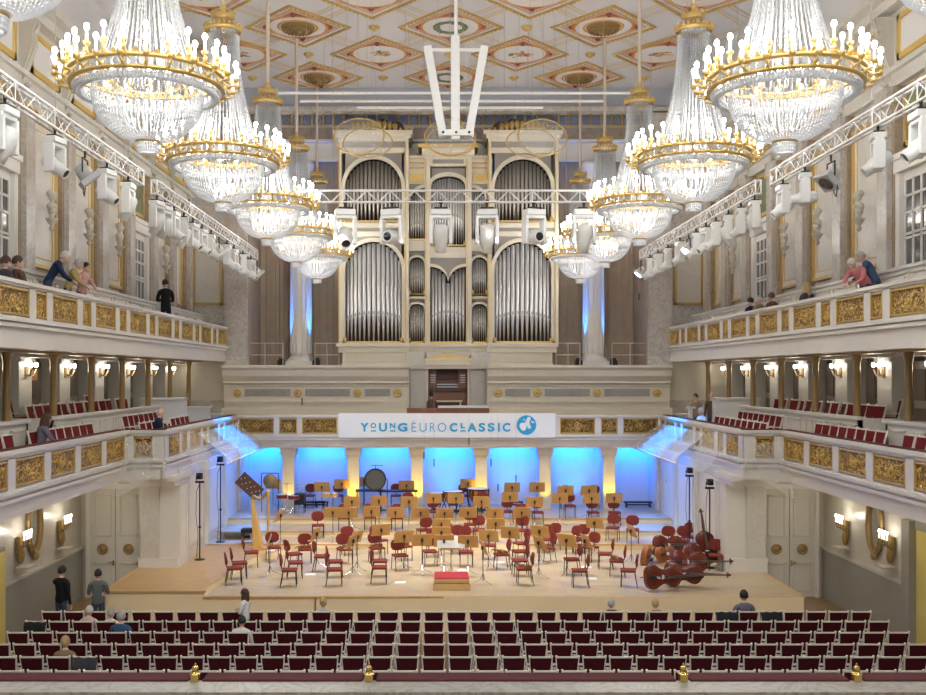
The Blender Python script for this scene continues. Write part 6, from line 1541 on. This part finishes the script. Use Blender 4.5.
# upper gallery, right
person('grey-haired person in a blue shirt rising at the right upper rail', (9.85, dside(877, 9.85), UZ), 60, 'steelb', 'jeans', 'hgrey', lean=.5, arms='rail', h=1.7)
person('white-haired person in pink bending over the right upper rail', (9.6, dside(866, 9.6), UZ), 120, 'rosep', 'jeans', 'hwhite', lean=.8, arms='rail', h=1.62)
person('person with long blond-brown hair seated behind right upper rail', (9.75, dside(807, 9.75), UZ), 30, 'charcoal', 'jeans', 'hblond', 'sit', h=1.75, long=True, headturn=.3)
for k, (px, hr, lb) in enumerate(((772,'hbrown','right'),(759,'hgrey','middle'),(751,'hblack','left'))):
    person(f'person seated low behind right upper rail, {lb} of three heads in a row', (9.75, dside(px, 9.75), UZ), 30, ('brownc','olive','navy')[k], 'jeans', hr, 'sit', h=1.68)
# lower balconies
person('person with long brown hair and bare arms leaning at left lower rail', (-9.95, dside(39, -9.95), 4.5), -50, 'purpleg', 'jeans', 'hbrown', 'sit', long=True, lean=.2, arms='rail', h=1.8, sleeves=False)
person('balding person in dark jacket seated at the left balcony corner', (-8.9, dside(157, -8.9), 4.4), -60, 'navy', 'jeans', 'hbald', 'sit', h=1.8, lean=.1)
person('person in olive jacket standing at organ end of right lower balcony', (Xp(684, 38.6)+.1, 37.2, 4.3), 130, 'olive', 'jeans', 'hbrown', h=1.68)
person('balding person in brown standing at organ end of right lower balcony', (9.7, 36.8, 4.3), 160, 'brownc', 'jeans', 'hbald', h=1.74)
person('white-haired person in white shirt at right lower balcony organ end', (9.0, 35.6, 4.3), 110, 'whitec', 'jeans', 'hwhite', 'sit', h=1.7)
person('person in a brown top standing beside the organ console bench', (Xp(432.5, 40.3), 40.3, 4.3), 40, 'brownc', 'jeans', 'hblack', h=1.68, skin='skin', lean=.1, sleeves=False)
# coats and bags on seats
def coat(label, px, row, m, cat, nm):
    y = ROWS[row]; n = round(Xp(px, y)/PIT); x = n*PIT
    b = MB(); rnd = random.Random(px)
    vs = []; N1, N2 = 9, 9
    for j in range(N2):
        v = j/(N2-1); 
        for i in range(N1):
            u = i/(N1-1)-.5; a = v*PI*1.15-.1
            vs.append((u*.5*(1+.08*math.sin(v*5))+.01*rnd.uniform(-1,1), -.34-.09*math.cos(a)-.0+.012*rnd.uniform(-1,1), (.98 if .2 < v < .9 else .95)-.36*abs(v-.45)*1.6+.02*math.sin(i*2.1+j)))
    fs = [(j*N1+i, j*N1+i+1, (j+1)*N1+i+1, (j+1)*N1+i) for j in range(N2-1) for i in range(N1-1)]
    b.add(vs, fs, 0, True); o = tag(b.build(nm, [m], None, (x, y, 0)), label, cat)
    s = o.modifiers.new('thick', 'SOLIDIFY'); s.thickness = .035; s.offset = 0
    ss = o.modifiers.new('sub', 'SUBSURF'); ss.levels = ss.render_levels = 1
coat('black bag hung on a seat at the far left of the third row', 41, 1, 'blackfab', 'bag', 'shoulder_bag')
coat('dark jacket draped over a seat beside the olive-topped person', 88, 4, 'charcoal', 'jacket', 'draped_jacket')
coat('black coat draped over a front row seat left of the fur-jacket person', 725, 0, 'blackfab', 'coat', 'draped_coat')
coat('black coat draped over a front row seat right of the fur-jacket person', 770, 0, 'blackfab', 'coat', 'draped_coat')
# ================================================================ light
def light(kind, name, loc, e, color=(1,1,1), size=.1, rot=None, aim=None, spot=None, blend=.5, sy=None):
    l = bpy.data.lights.new(name, kind); l.energy = e; l.color = color
    if kind == 'AREA':
        l.shape = 'RECTANGLE' if sy else 'SQUARE'; l.size = size
        if sy: l.size_y = sy
    else: l.shadow_soft_size = size
    if spot: l.spot_size = R(spot); l.spot_blend = blend
    o = bpy.data.objects.new(name, l); COL.objects.link(o); o.location = loc
    if aim is not None: o.rotation_euler = (Vector(aim)-Vector(loc)).to_track_quat('-Z', 'Y').to_euler()
    elif rot: o.rotation_euler = rot
    return o
# sconces
for s in (-1, 1):
    for y in SY: light('POINT', 'sconce_lamp', (s*10.95, y, 6.9), 6, (1,.88,.68), .08)
    for y in (25.6, 28.4): light('POINT', 'bracket_lamp', (s*10.9, y, 2.75), 6, (1,.88,.66), .08)
    for y in (20, 24, 28): light('POINT', 'under_balcony_lamp', (s*10.2, y, 3.5), 14, (1,.86,.65), .15)
# blue wash in the niches, one spot per niche under the choir soffit
mids = [(a+c)/2 for a, c in zip(npil, npil[1:])]
for k, x in enumerate(mids):
    light('AREA', 'niche_blue_lamp', (x, 39.75, 3.88), 75, (0,.15,1), 1.7, aim=(x, 40.35, 2.3), sy=.25)
for x in mids[3:6]: light('SPOT', 'niche_blue_spot', (x, 38.9, 1.9), 90, (0,.3,1), .1, aim=(x, 40.2, 2.75), spot=75, blend=1)
# yellow uplights at the pillars
for k, x in enumerate(npil[1:-1]):
    light('SPOT', 'pillar_yellow_lamp', (x, 38.35, 1.62), (50, 90, 110, 90, 40, 90)[k], (1,.66,.0), .05, aim=(x, 38.95, 3.0), spot=60, blend=.8)
light('SPOT', 'pillar_yellow_lamp', (8.4, 37.9, 5.0), 0, (1,.72,.03), .05, aim=(8.2, 37, 4))
# blue uplights at the recess columns
for x in (-6.42, 6.4):
    for q in (-.75, .75): light('SPOT', 'column_blue_lamp', (x+q*.93, 43.2, 7.45), 1900, (.04,.24,1), .06, aim=(x+q*.42, 43.6, 12.5), spot=24, blend=.6)
# blue light over the header and recess top
light('AREA', 'header_blue_lamp', (0, YB+1.2, 17.7), 7, (.1,.3,1), 14, aim=(0, 43.3, 18), sy=.2)
light('AREA', 'recess_blue_lamp', (0, 43.75, 16.5), 14, (.05,.2,1), 14, aim=(0, 44.6, 16.2), sy=.15)
# blue onto the side canopies
for s in (-1, 1): light('SPOT', 'canopy_blue_lamp', (s*4.6, 36.5, 4.9) if 0 else (s*5.6, 35.5, 9.5), 6000, (0,.22,1), .15, aim=(s*7.6, 35.3, 4.4), spot=38, blend=.5)
# white stage wash from the truss lamps
for x in (-3.6, -1.2, 1.2, 3.6): light('SPOT', 'stage_wash_lamp', (x, 30.6, 11.3), 1500, (1,.95,.86), .3, aim=(x*1.3, 31.5, 1), spot=75, blend=.9)
for s in (-1, 1):
    for y in (26, 33): light('SPOT', 'side_wash_lamp', (s*7.1, y, 10.5), 700, (1,.95,.88), .3, aim=(s*1.5, y+2.5, 1), spot=80, blend=.9)
# unseen fill light, added high over the stalls to brighten the hall
light('AREA', 'house_fill', (0, 8, 15.5), 1000, (1,.95,.9), 10, aim=(0, 26, 6), sy=5)
